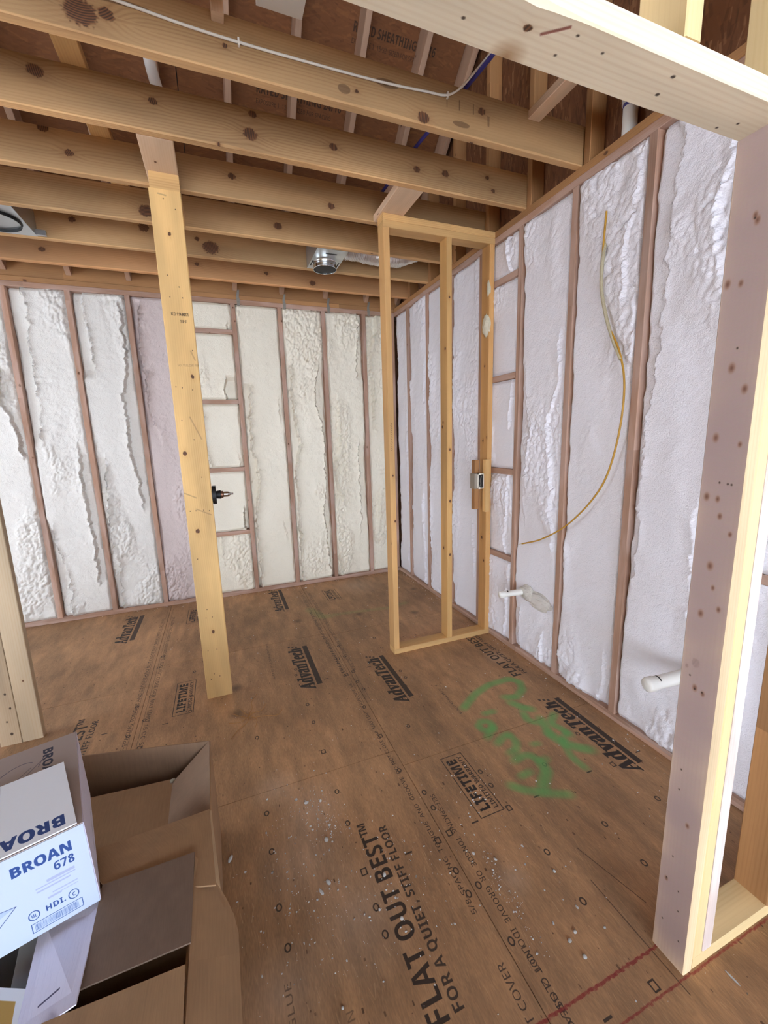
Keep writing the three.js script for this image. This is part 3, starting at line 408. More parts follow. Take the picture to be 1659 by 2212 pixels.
// ---------------------------------------------------------------- framed opening at the right, close to the camera
{
  const t = thing('framed_opening', [-0.36, 0, 3.54], 'near pale framed opening with flat header and tripled studs at the right edge', 'door frame');
  const jk2 = [[1.905, 3.546], [1.894, 3.551], [1.787, 3.506], [1.781, 3.533], [1.61, 3.534], [1.563, 3.565], [1.461, 3.517], [1.446, 3.569], [1.325, 3.511], [1.322, 3.536], [1.283, 3.545], [1.245, 3.571], [1.162, 3.536], [1.111, 3.548], [1.039, 3.527], [1.063, 3.566], [0.843, 3.533], [0.837, 3.553], [0.454, 3.554], [0.246, 3.515]];
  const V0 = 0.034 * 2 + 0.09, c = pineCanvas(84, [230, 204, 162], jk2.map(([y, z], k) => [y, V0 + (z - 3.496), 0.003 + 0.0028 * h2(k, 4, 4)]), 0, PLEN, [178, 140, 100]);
  scribble(c, (x, ax, ay) => { const R = rng(3); for (let k = 0; k < 420; k++) { const a = R() * 2.1 * ax, b = (V0 + 0.002 + 0.086 * R()) * ay, q = 20 + 60 * R(), g = x.createRadialGradient(a, b, 0, a, b, q); g.addColorStop(0, 'rgba(160,138,134,0.2)'); g.addColorStop(1, 'rgba(160,138,134,0)'); x.save(); x.beginPath(); x.rect(0, V0 * ay, c.width, 0.09 * ay); x.clip(); x.fillStyle = g; x.fillRect(a - q, b - q, 2 * q, 2 * q); x.restore(); } });   // pink bounce light painted as a mauve tint on the face turned to the room
  scribble(c, (x, ax, ay) => { jk2.forEach(([y, z], k) => { const q = (0.006 + 0.005 * h2(k, 4, 4)) * ax, a = y * ax, b = (V0 + z - 3.496) * ay; x.save(); x.translate(a, b); x.scale(1.4, 0.9); const g = x.createRadialGradient(0, 0, 0, 0, 0, q); g.addColorStop(0, 'rgba(92,58,40,0.85)'); g.addColorStop(0.45, 'rgba(120,80,58,0.6)'); g.addColorStop(1, 'rgba(150,112,90,0)'); x.fillStyle = g; x.fillRect(-q, -q, 2 * q, 2 * q); x.restore(); }); });
  scribble(c, (x, ax, ay) => dots(x, ax, ay, [[1.36, V0 + 0.04], [1.358, V0 + 0.058], [1.357, V0 + 0.066], [0.84, V0 + 0.037], [0.84, V0 + 0.055], [0.6, V0 + 0.027], [0.54, V0 + 0.027], [0.25, V0 + 0.02], [0.24, V0 + 0.055], [0.18, V0 + 0.06], [0.11, V0 + 0.02], [0.09, V0 + 0.07], [1.65, V0 + 0.045], [1.9, V0 + 0.05], [0.87, V0 + 0.022], [0.33, V0 + 0.03]], 0.0024));
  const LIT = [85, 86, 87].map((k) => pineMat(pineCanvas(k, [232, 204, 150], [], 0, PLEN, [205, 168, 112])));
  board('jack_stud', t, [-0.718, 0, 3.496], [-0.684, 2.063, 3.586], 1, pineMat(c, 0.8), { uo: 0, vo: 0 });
  board('sole_plate', t, [-0.6838, 0, 3.496], [-0.001, 0.038, 3.586], 0, LIT[0], { vo: 0.1 });
  board('king_stud', t, [-0.6818, 0.038, 3.496], [-0.646, HP, 3.5855], 1, LIT[1], { vo: 0.1 });
  board('stud', t, [-0.6405, 0.038, 3.496], [-0.604, HP, 3.5855], 1, pineMat(pineCanvas(88, [236, 224, 214], [], 0.5, PLEN, [214, 196, 180])), { vo: 0 });
  board('stud', t, [-0.344, 0.038, 3.496], [-0.306, HP, 3.586], 1, BROWN[0], { vo: 0.1 });
  board('stud', t, [-0.04, 0.038, 3.496], [-0.002, HP, 3.586], 1, BROWN[1]);
  const hc = pineCanvas(89, [238, 226, 198], [[1.0, 0.05, 0.006], [0.6, 0.09, 0.007], [1.3, 0.07, 0.006]], 0, PLEN, [200, 172, 134]);
  // bottom face of the header: v from 0.038; X measured from -2.6
  scribble(hc, (x, ax, ay) => { const U = (X) => (X + 2.6) * ax, V = (z) => (0.038 + 3.586 - z) * ay; dots(x, ax, ay, [[1.591, 0.06, 0.004], [1.602, 0.097, 0.004], [1.204, 0.093, 0.003], [1.38, 0.057], [1.372, 0.096], [1.823, 0.095, 0.003], [1.795, 0.117, 0.003], [1.44, 0.067]], 0.0026); const g = x.createRadialGradient(U(-1.3), V(3.5), 0, U(-1.3), V(3.5), 0.035 * ax); g.addColorStop(0, 'rgba(130,84,40,0.6)'); g.addColorStop(1, 'rgba(130,84,40,0)'); x.fillStyle = g; x.fillRect(U(-1.36), V(3.54), 0.12 * ax, 0.05 * ay); x.strokeStyle = '#6b2620'; x.globalAlpha = 0.7; x.lineWidth = 3; x.beginPath(); x.moveTo(U(-1.24), V(3.575)); x.lineTo(U(-1.275), V(3.55)); x.stroke(); x.globalAlpha = 1; });
  board('header', t, [-2.6, 2.063, 3.496], [-0.683, 2.101, 3.586], 0, pineMat(hc, 0.7), { uo: 0, vo: 0, wane: 0.004, seg: 80, seed: 21 });
  board('jack_stud', t, [-2.64, 0, 3.496], [-2.602, 2.101, 3.586], 1, LIT[2]);
  for (const x of [-0.7035, -1.0, -1.42, -1.83, -2.24]) board('cripple_stud', t, [x - 0.019, 2.1015, 3.496], [x + 0.019, HP, 3.586], 1, LIT[1], { vo: 0.05 });
  board('top_plate', t, [-2.64, HP, 3.496], [-0.001, HP + 0.0375, 3.586], 0, LIT[0]); board('top_plate', t, [-2.64, HP + 0.0378, 3.496], [-0.001, HT, 3.586], 0, LIT[2]);
}

// ---------------------------------------------------------------- odds and ends among the joists
tag(board('flat_blocking', null, [-0.33, HT + 0.13, 2.3685], [-0.265, HT + 0.166, 2.7395], 2, PALE, { uo: 0.5, vo: 0.04 }), 'slanting-looking pale block joining the cable-carrying joist to the next one near the gable', 'wood block');
tag(board('strongback', null, [-2.2, JT, 0.3], [-2.115, JT + 0.038, 2.366], 2, WOOD[2]), 'flat board lying across the tops of the joists at the upper left', 'board');
tag(board('roof_strut', null, [-1.664, 2.893, 2.3685], [-1.624, 4.4, 2.406], 1, PALE), 'bright upright strut rising from the cable-carrying joist at the top of the photo', 'strut');
{ const m = slab('foam_board', null, [-1.52, JT + 0.001, 2.43], [-1.365, JT + 0.026, 2.95], std({ color: 0xdfe0da, roughness: 0.7 })); tag(m, 'pale grey-white board lying on the joists at the top centre edge', 'board'); }
const PVC = new THREE.MeshPhysicalMaterial({ color: 0xe8e6de, roughness: 0.32, clearcoat: 0.3 });
{
  const t = thing('vent_pipe', [-1.87, JT - 0.05, 1.77], 'bright white plastic pipe rising behind the joists at the upper left', 'pipe');
  put('pipe', new THREE.TubeGeometry(new THREE.CatmullRomCurve3([[0, 0, 0], [-0.004, 0.12, 0.0], [-0.03, 0.26, 0.01], [-0.05, 0.6, 0.02], [-0.05, 1.15, 0.02]].map((p) => new THREE.Vector3(...p))), 40, 0.024, 20), PVC, t, [-1.87, JT - 0.05, 1.77]);
  const g = thing('vent_pipe', [0.045, HT, 2.585], 'white plastic pipe with a blue primer ring standing on the right wall plate', 'pipe');
  put('pipe', new THREE.CylinderGeometry(0.03, 0.03, 0.3, 24).translate(0, 0.15, 0), PVC, g, [0.045, HT, 2.585]); put('coupling', new THREE.CylinderGeometry(0.036, 0.036, 0.07, 24), PVC, g, [0.045, HT + 0.17, 2.585]);
  put('primer_ring', new THREE.CylinderGeometry(0.0308, 0.0308, 0.014, 24), std({ color: 0x3b3a78 }), g, [0.045, HT + 0.127, 2.585]);
}
const curve = (pts) => new THREE.CatmullRomCurve3(pts.map((p) => new THREE.Vector3(...p)));
const tube = (pts, r, n = 120, rs = 8) => new THREE.TubeGeometry(curve(pts), n, r, rs);
{
  const t = thing('cable', [-1.3, 2.86, 2.373], 'white electrical cable stapled along the face of the ceiling joist', 'cable');
  const W = std({ color: 0xdcd8cc, roughness: 0.5 });
  put('cable', tube([[-2.6, 2.885, 2.374], [-2.3, 2.878, 2.374], [-1.959, 2.866, 2.374], [-1.748, 2.853, 2.374], [-1.58, 2.849, 2.374], [-1.277, 2.851, 2.374], [-1.035, 2.857, 2.374], [-0.86, 2.868, 2.375], [-0.752, 2.878, 2.376], [-0.7, 2.905, 2.39], [-0.655, 2.945, 2.44], [-0.63, 2.96, 2.56], [-0.6, 2.985, 2.8], [-0.58, 3.02, 3.1]], 0.0045, 240), W, t, [0, 0, 0]);
  for (const [x, y] of [[-1.58, 2.849], [-0.752, 2.878], [-2.2, 2.875]]) put('staple', mergeGeometries([new THREE.BoxGeometry(0.006, 0.022, 0.004).translate(0, 0, 0.006), new THREE.BoxGeometry(0.006, 0.004, 0.01).translate(0, 0.01, 0.002), new THREE.BoxGeometry(0.006, 0.004, 0.01).translate(0, -0.01, 0.002)]), std({ color: 0xe8e4da }), t, [x, y, 2.3725]);
  const p = put('water_tube', tube([[-0.72, JT + 0.011, 1.45], [-0.697, JT + 0.011, 1.94], [-0.66, JT + 0.011, 2.3], [-0.64, JT + 0.012, 2.5], [-0.62, JT + 0.012, 2.9]], 0.0085, 60), std({ color: 0x3a3a8c, roughness: 0.4 }), null, [0, 0, 0]); tag(p, 'violet-blue water tube crossing over the joists beside the white cable', 'tube');
}
// fan housings and the foil duct
const GALV = std({ color: 0xb9bcbc, roughness: 0.34, metalness: 0.85 }), BLACK = std({ color: 0x08090a, roughness: 0.6 }), STEEL = std({ color: 0xd8dcdd, roughness: 0.2, metalness: 1 });
function fanHousing(x0, x1, z0, z1, cx, cz, r, label, open) {
  const t = thing('fan_housing', [(x0 + x1) / 2, HT, (z0 + z1) / 2], label, 'fan housing', 'exhaust fan housings'), y0 = HT + 0.004, y1 = HT + 0.14;
  const wall = (a, b) => new THREE.BoxGeometry(b[0] - a[0], b[1] - a[1], b[2] - a[2]).translate((a[0] + b[0]) / 2, (a[1] + b[1]) / 2, (a[2] + b[2]) / 2);
  put('housing', mergeGeometries([wall([x0, y0, z0], [x0 + 0.002, y1, z1]), wall([x1 - 0.002, y0, z0], [x1, y1, z1]), wall([x0, y0, z0], [x1, y1, z0 + 0.002]), wall([x0, y0, z1 - 0.002], [x1, y1, z1]), wall([x0, y1 - 0.002, z0], [x1, y1, z1])]), GALV, t, [0, 0, 0]);
  const s = new THREE.Shape(); s.moveTo(x0, -z0); s.lineTo(x1, -z0); s.lineTo(x1, -z1); s.lineTo(x0, -z1); s.closePath(); const h = new THREE.Path(); h.absarc(cx, -cz, r, 0, 6.2832, false); s.holes.push(h);
  put('face_plate', new THREE.ExtrudeGeometry(s, { depth: 0.002, bevelEnabled: false, curveSegments: 40 }).rotateX(-Math.PI / 2), GALV, t, [0, y0 - 0.002, 0]);
  const d = open ? 0.045 : 0.012; put('collar', new THREE.LatheGeometry([[r - 0.002, 0.03], [r - 0.002, -d], [r + 0.003, -d - 0.002], [r + 0.004, -d + 0.003], [r, -d + 0.006], [r, -d * 0.55], [r + 0.003, -d * 0.5], [r, -d * 0.4], [r, 0.001], [r + 0.008, 0.001]].map((p) => new THREE.Vector2(...p)), 48), open ? STEEL : BLACK, t, [cx, y0 - 0.003, cz]);
  put('dark_disc', new THREE.CylinderGeometry(r - 0.003, r - 0.003, 0.003, 40), open ? BLACK : std({ color: 0x2c3130, roughness: 0.5 }), t, [cx, y0 + (open ? -0.043 : 0.002), cz]);  // in the open collar this black disc stands for the unlit inside
  if (open) for (const [a, b, w, l] of [[x0 + 0.115, z1 - 0.07, 0.08, 0.013], [x0 + 0.014, cz - 0.02, 0.009, 0.09], [x1 - 0.014, cz - 0.02, 0.009, 0.09]]) slab('slot', t, [a - w / 2, y0 - 0.0035, b - l / 2], [a + w / 2, y0 - 0.002, b + l / 2], BLACK);
  return t;
}
fanHousing(-1.03, -0.81, 0.757, 1.117, -0.925, 0.885, 0.082, 'bright metal fan housing with a round collar between joists, left of the foil duct', true);
{ const t = fanHousing(-2.98, -2.69, 0.757, 1.117, -2.84, 0.935, 0.125, 'dull metal fan housing with a round dark cover at the left edge', false); put('bracket', new THREE.BoxGeometry(0.05, 0.03, 0.02), GALV, t, [-2.665, HT + 0.02, 0.77]); }
{
  const R = rng(77), ny = 90, g = new THREE.TubeGeometry(curve([[-0.8, 2.84, 0.95], [-0.66, 2.835, 0.955], [-0.5, 2.83, 0.94], [-0.36, 2.835, 0.95], [-0.2, 2.9, 0.95]]), 220, 0.062, 28), p = g.attributes.position, n = g.attributes.normal;
  for (let i = 0; i < p.count; i++) { const ring = Math.floor(i / 29), k = i % 29 % 28, d = 0.006 * Math.sin(ring * 1.55) + 0.012 * (vn(ring * 0.12, k * 0.6, 5) - 0.5); p.setXYZ(i, p.getX(i) + n.getX(i) * d, p.getY(i) + n.getY(i) * d, p.getZ(i) + n.getZ(i) * d); }
  g.computeVertexNormals(); tag(put('flexible_duct', g, std({ color: 0xe4e2e2, roughness: 0.28, metalness: 0.9 }), null, [0, 0, 0]), 'crinkled silver foil duct between the joists beside the fan housing', 'duct');
}
// metal ties at the back wall
{
  const labels = ['metal rafter tie nearest the free-standing post on the back wall plate', 'second metal rafter tie right of the free-standing post', 'third metal rafter tie right of the free-standing post', 'metal rafter tie nearest the back right corner'];
  [-1.497, -1.095, -0.68, -0.275].forEach((x, k) => {
    const t = thing('rafter_tie', [x, 2.74, 0.003], labels[k], 'metal tie', 'rafter ties on the back wall plate');
    const TIE = std({ color: 0x8f8a80, roughness: 0.6, metalness: 0.5 }), s = new THREE.Shape([[-0.012, 0], [0.012, 0], [0.016, 0.045], [0.008, 0.075], [0.018, 0.13], [-0.002, 0.13], [-0.014, 0.075], [-0.012, 0.03]].map((p) => new THREE.Vector2(...p)));
    put('strap', new THREE.ExtrudeGeometry(s, { depth: 0.0015, bevelEnabled: false }), TIE, t, [x, HP - 0.012, 0.002]); for (const y of [0.012, 0.035, 0.06]) put('nail', new THREE.SphereGeometry(0.003, 8, 6), TIE, t, [x, HP - 0.012 + y, 0.0035]);
  });
}
// ---------------------------------------------------------------- on the right wall
const YEL = std({ color: 0xb88a2c, roughness: 0.5 });
{
  const t = thing('cable', [-0.02, 1.6, 2.6], 'yellow cable hanging in a curve out of the right wall foam', 'cable');
  put('cable', tube([[-0.008, 2.48, 2.537], [-0.012, 2.33, 2.534], [-0.016, 2.155, 2.538], [-0.02, 1.998, 2.584], [-0.03, 1.834, 2.675], [-0.035, 1.686, 2.715], [-0.035, 1.439, 2.7], [-0.03, 1.215, 2.625], [-0.035, 0.995, 2.44], [-0.045, 0.86, 2.24], [-0.05, 0.795, 2.08]], 0.0045, 200), YEL, t, [0, 0, 0]);
  put('foam_crust', tube([[0.0, 2.36, 2.535], [-0.013, 2.28, 2.536], [-0.016, 2.155, 2.54], [-0.02, 2.03, 2.575], [-0.026, 1.9, 2.63], [-0.03, 1.8, 2.685]], 0.008, 80), foam(228, 216, 180), t, [0, 0, 0]);
  put('bare_end', tube([[-0.05, 0.797, 2.085], [-0.051, 0.785, 2.05]], 0.003, 6), std({ color: 0xd8d2c4 }), t, [0, 0, 0]);
}
function drain(z, y, len, r, dz, label, mark) {
  const t = thing('drain_pipe', [0, y, z], label, 'pipe', 'capped drain stubs in the right wall');
  const a = new THREE.Vector3(0.03, y, z), b = new THREE.Vector3(-len, y - 0.015, z + dz), dir = b.clone().sub(a), L = dir.length(), q = new THREE.Quaternion().setFromUnitVectors(new THREE.Vector3(0, 1, 0), dir.clone().normalize());
  const m = put('pipe', new THREE.LatheGeometry([[0, 0], [r, 0], [r, L - 0.03], [r + 0.0001, L - 0.03]].map((p) => new THREE.Vector2(...p)), 28), PVC, t, a.toArray()); m.quaternion.copy(q);
  const c = put('cap', new THREE.LatheGeometry([[r, L - 0.035], [r + 0.003, L - 0.035], [r + 0.003, L - 0.012], [r, L - 0.003], [r * 0.7, L + 0.003], [0, L + 0.005]].map((p) => new THREE.Vector2(...p)), 28), PVC, t, a.toArray()); c.quaternion.copy(q);
  const k = put('print_band', new THREE.CylinderGeometry(r + 0.0006, r + 0.0006, mark, 20, 1, true, 0.6, 1.2).translate(0, L - 0.055, 0), std({ color: 0x2c2c2a }), t, a.toArray()); k.quaternion.copy(q);
  lump(t, [-0.004, y - 0.005, z + 0.01], 0.055, 40 + Math.round(z * 3), [0.5, 0.9, 1.15], 'foam_collar', foam(232, 226, 214)); return t;
}
{ const t = drain(2.08, 0.47, 0.17, 0.02, -0.06, 'thin foam-spattered white drain stub low between two studs, below the yellow cable', 0.008); lump(t, [0.004, 0.44, 2.19], 0.08, 61, [0.28, 0.75, 1.25], 'foam_collar', foam(230, 224, 214)); }
drain(3.12, 0.47, 0.24, 0.027, -0.04, 'thick clean white capped drain stub beside the near framed opening', 0.006);
// valve on the side of the post
{
  const t = thing('shower_valve', [-1.8, 1.19, 1.66], 'black valve with a metal stem sticking out from the side of the free-standing post', 'valve');
  put('body', mergeGeometries([new THREE.CylinderGeometry(0.048, 0.05, 0.02, 24).rotateZ(Math.PI / 2), new THREE.BoxGeometry(0.02, 0.1, 0.03), new THREE.CylinderGeometry(0.02, 0.024, 0.03, 16).rotateZ(Math.PI / 2).translate(0.02, 0, 0)].map((g) => g.toNonIndexed())), BLACK, t, [-1.822, 1.195, 1.652]);
  put('brass_nut', new THREE.CylinderGeometry(0.021, 0.021, 0.028, 6).rotateZ(Math.PI / 2), std({ color: 0x7a5440, roughness: 0.4, metalness: 0.7 }), t, [-1.79, 1.195, 1.652]);
  put('stem', new THREE.LatheGeometry([[0, 0], [0.015, 0], [0.015, 0.03], [0.012, 0.038], [0.007, 0.042], [0.005, 0.05], [0.005, 0.06], [0, 0.06]].map((p) => new THREE.Vector2(...p)), 20).rotateZ(-Math.PI / 2), STEEL, t, [-1.782, 1.195, 1.652]);
}

// ---------------------------------------------------------------- cardboard boxes and cartons
function card(seed, base) { const [c, x] = canvas(512, 512), im = x.createImageData(512, 512); for (let j = 0; j < 512; j++) for (let i = 0; i < 512; i++) { const b = 0.9 + 0.1 * fbm(i / 70, j / 70, seed, 3) + 0.05 * (vn(i / 2, j / 40, seed) - 0.5) + 0.006 * Math.sin(i * 0.5), o = (j * 512 + i) * 4; im.data[o] = base[0] * b; im.data[o + 1] = base[1] * b; im.data[o + 2] = base[2] * b; im.data[o + 3] = 255; } x.putImageData(im, 0, 0); return c; }
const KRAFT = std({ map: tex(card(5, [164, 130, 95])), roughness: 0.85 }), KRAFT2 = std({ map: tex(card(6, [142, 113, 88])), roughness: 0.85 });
// a flat panel of board between four corners (a, b, c, d), «th» thick; uv: a(0,0) b(1,0) c(1,1) d(0,1)
function panelGeo(q, th = 0.004) {
  const [a, b, c, d] = q.map((p) => new THREE.Vector3(...p)), n = new THREE.Vector3().subVectors(b, a).cross(new THREE.Vector3().subVectors(d, a)).normalize().multiplyScalar(th / 2);
  const t = [a, b, c, d].map((p) => p.clone().add(n)), u = [a, b, c, d].map((p) => p.clone().sub(n)), P = [], U = [];
  const uv = [[0, 0], [1, 0], [1, 1], [0, 1]], quad = (v, w) => { for (const k of [0, 1, 2, 0, 2, 3]) { P.push(v[k].x, v[k].y, v[k].z); U.push(...w[k]); } };
  quad(t, uv); quad([u[3], u[2], u[1], u[0]], [uv[3], uv[2], uv[1], uv[0]]); for (let k = 0; k < 4; k++) { const l = (k + 1) % 4; quad([u[k], u[l], t[l], t[k]], [uv[k], uv[l], uv[l], uv[k]]); }
  const g = new THREE.BufferGeometry(); g.setAttribute('position', new THREE.BufferAttribute(new Float32Array(P), 3)); g.setAttribute('uv', new THREE.BufferAttribute(new Float32Array(U), 2)); g.computeVertexNormals(); return g;
}
const panel = (name, parent, q, mat, th) => put(name, panelGeo(q, th), mat, parent, [0, 0, 0]);
{
  const y = 0.4, BR = [-1.905, 2.624], FR = [-1.897, 2.943], BL = [-2.66, 2.44], FL = [-2.66, 2.965], at = (p, h) => [p[0], h, p[1]];
  const t = thing('cardboard_box', [-2.28, 0, 2.75], 'large open brown cardboard box behind and under the white carton', 'cardboard box', 'open cardboard boxes');
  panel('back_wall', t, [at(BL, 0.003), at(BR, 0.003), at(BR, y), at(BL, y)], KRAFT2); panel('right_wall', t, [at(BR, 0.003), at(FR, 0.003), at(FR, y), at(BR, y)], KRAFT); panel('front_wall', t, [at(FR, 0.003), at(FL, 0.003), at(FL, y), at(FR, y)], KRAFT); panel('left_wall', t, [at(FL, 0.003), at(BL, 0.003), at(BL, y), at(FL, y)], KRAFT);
  panel('bottom', t, [[BL[0], 0.005, BL[1]], [FL[0], 0.005, FL[1]], [FR[0], 0.005, FR[1]], [BR[0], 0.005, BR[1]]], KRAFT);
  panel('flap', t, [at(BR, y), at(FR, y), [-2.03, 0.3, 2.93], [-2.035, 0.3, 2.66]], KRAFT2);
  panel('flap', t, [[-2.6, 0.292, 2.58], [-2.033, 0.298, 2.64], [-2.03, 0.3, 2.94], [-2.6, 0.292, 2.94]], KRAFT);
  panel('flap', t, [[-2.22, 0.402, 2.958], [-1.899, 0.404, 2.944], [-1.879, 0.412, 3.19], [-2.12, 0.411, 3.11]], KRAFT);
  lump(t, [-2.035, 0.305, 2.655], 0.009, 71, [1, 0.6, 1], 'foam_crumb');
  const b = thing('cardboard_box', [-2.25, 0, 3.36], 'open brown cardboard box nearest the camera with a dark gap between its flaps', 'cardboard box', 'open cardboard boxes');
  const X0 = -2.59, X1 = -1.938, Z1 = 3.75, h = 0.398, zb = 3.075;
  panel('back_wall', b, [[X0, 0.003, zb], [X1, 0.003, zb], [X1, h, zb], [X0, h, zb]], KRAFT); panel('right_wall', b, [[X1, 0.003, zb], [X1, 0.003, Z1], [X1, h, Z1], [X1, h, zb]], KRAFT); panel('front_wall', b, [[X1, 0.003, Z1], [X0, 0.003, Z1], [X0, h, Z1], [X1, h, Z1]], KRAFT); panel('left_wall', b, [[X0, 0.003, Z1], [X0, 0.003, zb], [X0, h, zb], [X0, h, Z1]], KRAFT);
  panel('bottom', b, [[X0, 0.005, zb], [X0, 0.005, Z1], [X1, 0.005, Z1], [X1, 0.005, zb]], KRAFT);
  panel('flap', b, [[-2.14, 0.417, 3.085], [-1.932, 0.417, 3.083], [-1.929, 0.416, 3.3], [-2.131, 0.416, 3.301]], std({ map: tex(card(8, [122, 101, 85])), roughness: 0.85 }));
  panel('flap', b, [[-2.182, 0.42, 3.335], [-1.937, 0.42, 3.341], [-1.926, 0.412, 3.745], [-2.2, 0.412, 3.745]], KRAFT);
  { const s = [[-1.931, 0.414, 3.09], [-1.89, 0.4, 3.15], [-1.858, 0.388, 3.21], [-1.842, 0.382, 3.25], [-1.834, 0.38, 3.29], [-1.833, 0.378, 3.72], [-1.931, 0.414, 3.72]], P = [], I = [], U = []; for (const [a, c, d] of s) { P.push(a, c, d); U.push(a * 3, d * 3); } for (const [a, c, d] of s) { P.push(a, c - 0.004, d); U.push(a * 3, d * 3); } for (let k = 1; k < 6; k++) { I.push(0, k + 1, k, 7, 7 + k, 8 + k); } for (let k = 0; k < 7; k++) { const l = (k + 1) % 7; I.push(k, l, 7 + l, k, 7 + l, 7 + k); } let g = new THREE.BufferGeometry(); g.setAttribute('position', new THREE.BufferAttribute(new Float32Array(P), 3)); g.setAttribute('uv', new THREE.BufferAttribute(new Float32Array(U), 2)); g.setIndex(I); g = g.toNonIndexed(); g.computeVertexNormals(); put('flap', g, KRAFT, b, [0, 0, 0]); }
}
function printCanvas(w, h, bg, fn) { const [c, x] = canvas(w, h); x.fillStyle = bg; x.fillRect(0, 0, w, h); fn(x); return tex(c); }
const BLUE = '#1d3f7e';
{
  // white carton of the fan: P near right top corner, L to the left, D away, H down
  const P1 = new THREE.Vector3(-2.141, 0.64, 3.126), L = new THREE.Vector3(-0.958, 0, 0.288), D = new THREE.Vector3(-0.288, 0, -0.958), wL = 0.44, wD = 0.386, H = 0.217;
  const at = (l, d, h, o = 0) => P1.clone().addScaledVector(L, l).addScaledVector(D, d).add(new THREE.Vector3(h * 0.07 * 0.4, -h + o, 0)).toArray();
  const t = thing('fan_carton', at(wL / 2, wD / 2, H), 'white carton with blue lettering lying tilted across the open boxes', 'carton', 'white cartons');
  const px = 2200;
  // front: canvas x runs from the far left end to the right edge, y down
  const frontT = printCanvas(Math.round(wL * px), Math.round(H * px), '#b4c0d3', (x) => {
    const X = (s) => (wL - s) * px, Y = (v) => v * px; x.fillStyle = BLUE;
    const text = (str, s0, s1, v, size, font = 'bold $px sans-serif', al = 1) => { x.save(); x.globalAlpha = al; x.font = font.replace('$', Math.round(size * 1.38 * px)); const m = x.measureText(str).width; x.translate(X(s0), Y(v)); x.scale((s0 - s1) * px / m, 1); x.fillText(str, 0, 0); x.restore(); };
    text('BROAN', 0.133, 0.025, 0.05, 0.024, '900 $px sans-serif'); text('BROAN', 0.1325, 0.0255, 0.05, 0.024, '900 $px sans-serif'); text('678', 0.064, 0.026, 0.081, 0.022);
    x.fillStyle = '#8d93b8'; x.globalAlpha = 0.6; for (const [s0, s1, v, g] of [[0.08, 0.03, 0.092, 0.007], [0.1, 0.03, 0.102, 0.003], [0.1, 0.04, 0.11, 0.004], [0.075, 0.03, 0.128, 0.003], [0.085, 0.06, 0.136, 0.005], [0.06, 0.03, 0.136, 0.002]]) x.fillRect(X(s0), Y(v), (s0 - s1) * px, g * px); x.globalAlpha = 1;
    x.strokeStyle = BLUE; x.lineWidth = 4; for (const s of [0.112, 0.042]) { x.beginPath(); x.ellipse(X(s), Y(0.162), 0.009 * px, 0.011 * px, 0, 0, 7); x.stroke(); } x.fillStyle = BLUE; text('UL', 0.117, 0.107, 0.167, 0.009); text('C', 0.045, 0.039, 0.167, 0.01); text('HDI.', 0.093, 0.056, 0.168, 0.014);
    x.lineWidth = 3; x.strokeRect(X(0.12), Y(0.182), 0.09 * px, 0.022 * px); const R = rng(8); for (let k = 0; k < 46; k++) { x.globalAlpha = 0.3 + 0.6 * R(); x.fillRect(X(0.115) + k * 0.0017 * px, Y(0.185), (0.0004 + 0.0008 * R()) * px, 0.016 * px); } x.globalAlpha = 1;
    // picture of a fan grille: pale blue wedge
    x.fillStyle = '#9fb0d6'; x.beginPath(); x.moveTo(X(0.135), Y(0.118)); x.lineTo(X(0.24), Y(0.1)); x.lineTo(X(0.24), Y(0.155)); x.closePath(); x.fill(); x.strokeStyle = '#2c3d70'; x.beginPath(); x.moveTo(X(0.22), Y(0.2)); x.lineTo(X(0.135), Y(0.118)); x.lineTo(X(0.25), Y(0.098)); x.stroke();
  });
  panel('front_panel', t, [at(wL, 0, H), at(0, 0, H), at(0, 0, 0), at(wL, 0, 0)], std({ map: frontT, roughness: 0.6 }));
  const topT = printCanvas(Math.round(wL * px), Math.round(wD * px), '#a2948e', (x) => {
    const X = (s) => (wL - s) * px, Y = (d) => (wD - d) * px; x.fillStyle = '#2b2f45'; x.save(); x.translate(X(0.045), Y(0.355)); x.rotate(Math.PI / 2); x.font = '900 ' + Math.round(0.03 * px) + 'px sans-serif'; x.scale(0.145 * px / x.measureText('BROAN').width, 1); x.fillText('BROAN', 0, 0.03 * px); x.restore();
    x.strokeStyle = '#3b3652'; x.lineWidth = 5; x.globalAlpha = 0.75; x.beginPath(); x.ellipse(X(0.14), Y(0.25), 0.045 * px, 0.075 * px, 0.5, 0.8, 4.9); x.stroke(); x.lineWidth = 3; x.beginPath(); x.moveTo(X(0.15), Y(0.23)); x.lineTo(X(0.1), Y(0.29)); x.moveTo(X(0.11), Y(0.26)); x.lineTo(X(0.075), Y(0.31)); x.moveTo(X(0.085), Y(0.28)); x.lineTo(X(0.07), Y(0.33)); x.moveTo(X(0.15), Y(0.2)); x.lineTo(X(0.11), Y(0.21)); x.stroke(); x.globalAlpha = 1;
  });
  panel('top_panel', t, [at(wL, 0, 0), at(0, 0, 0), at(0, wD, 0), at(wL, wD, 0)], std({ map: topT, roughness: 0.75 }));
  const fuzz = printCanvas(512, 512, '#d8d6e8', (x) => { const R = rng(12); for (let k = 0; k < 500; k++) { x.globalAlpha = 0.12 * R(); x.strokeStyle = R() > 0.5 ? '#8a86a8' : '#f2f0f8'; x.lineWidth = 1 + 3 * R(); const a = R() * 512, b = R() * 512; x.beginPath(); x.moveTo(a, b); x.lineTo(a + (R() - 0.5) * 60, b + 40 + R() * 90); x.stroke(); } x.globalAlpha = 0.8; x.strokeStyle = '#2a2645'; x.lineWidth = 8; x.beginPath(); x.moveTo(150, 420); x.lineTo(330, 400); x.stroke(); });
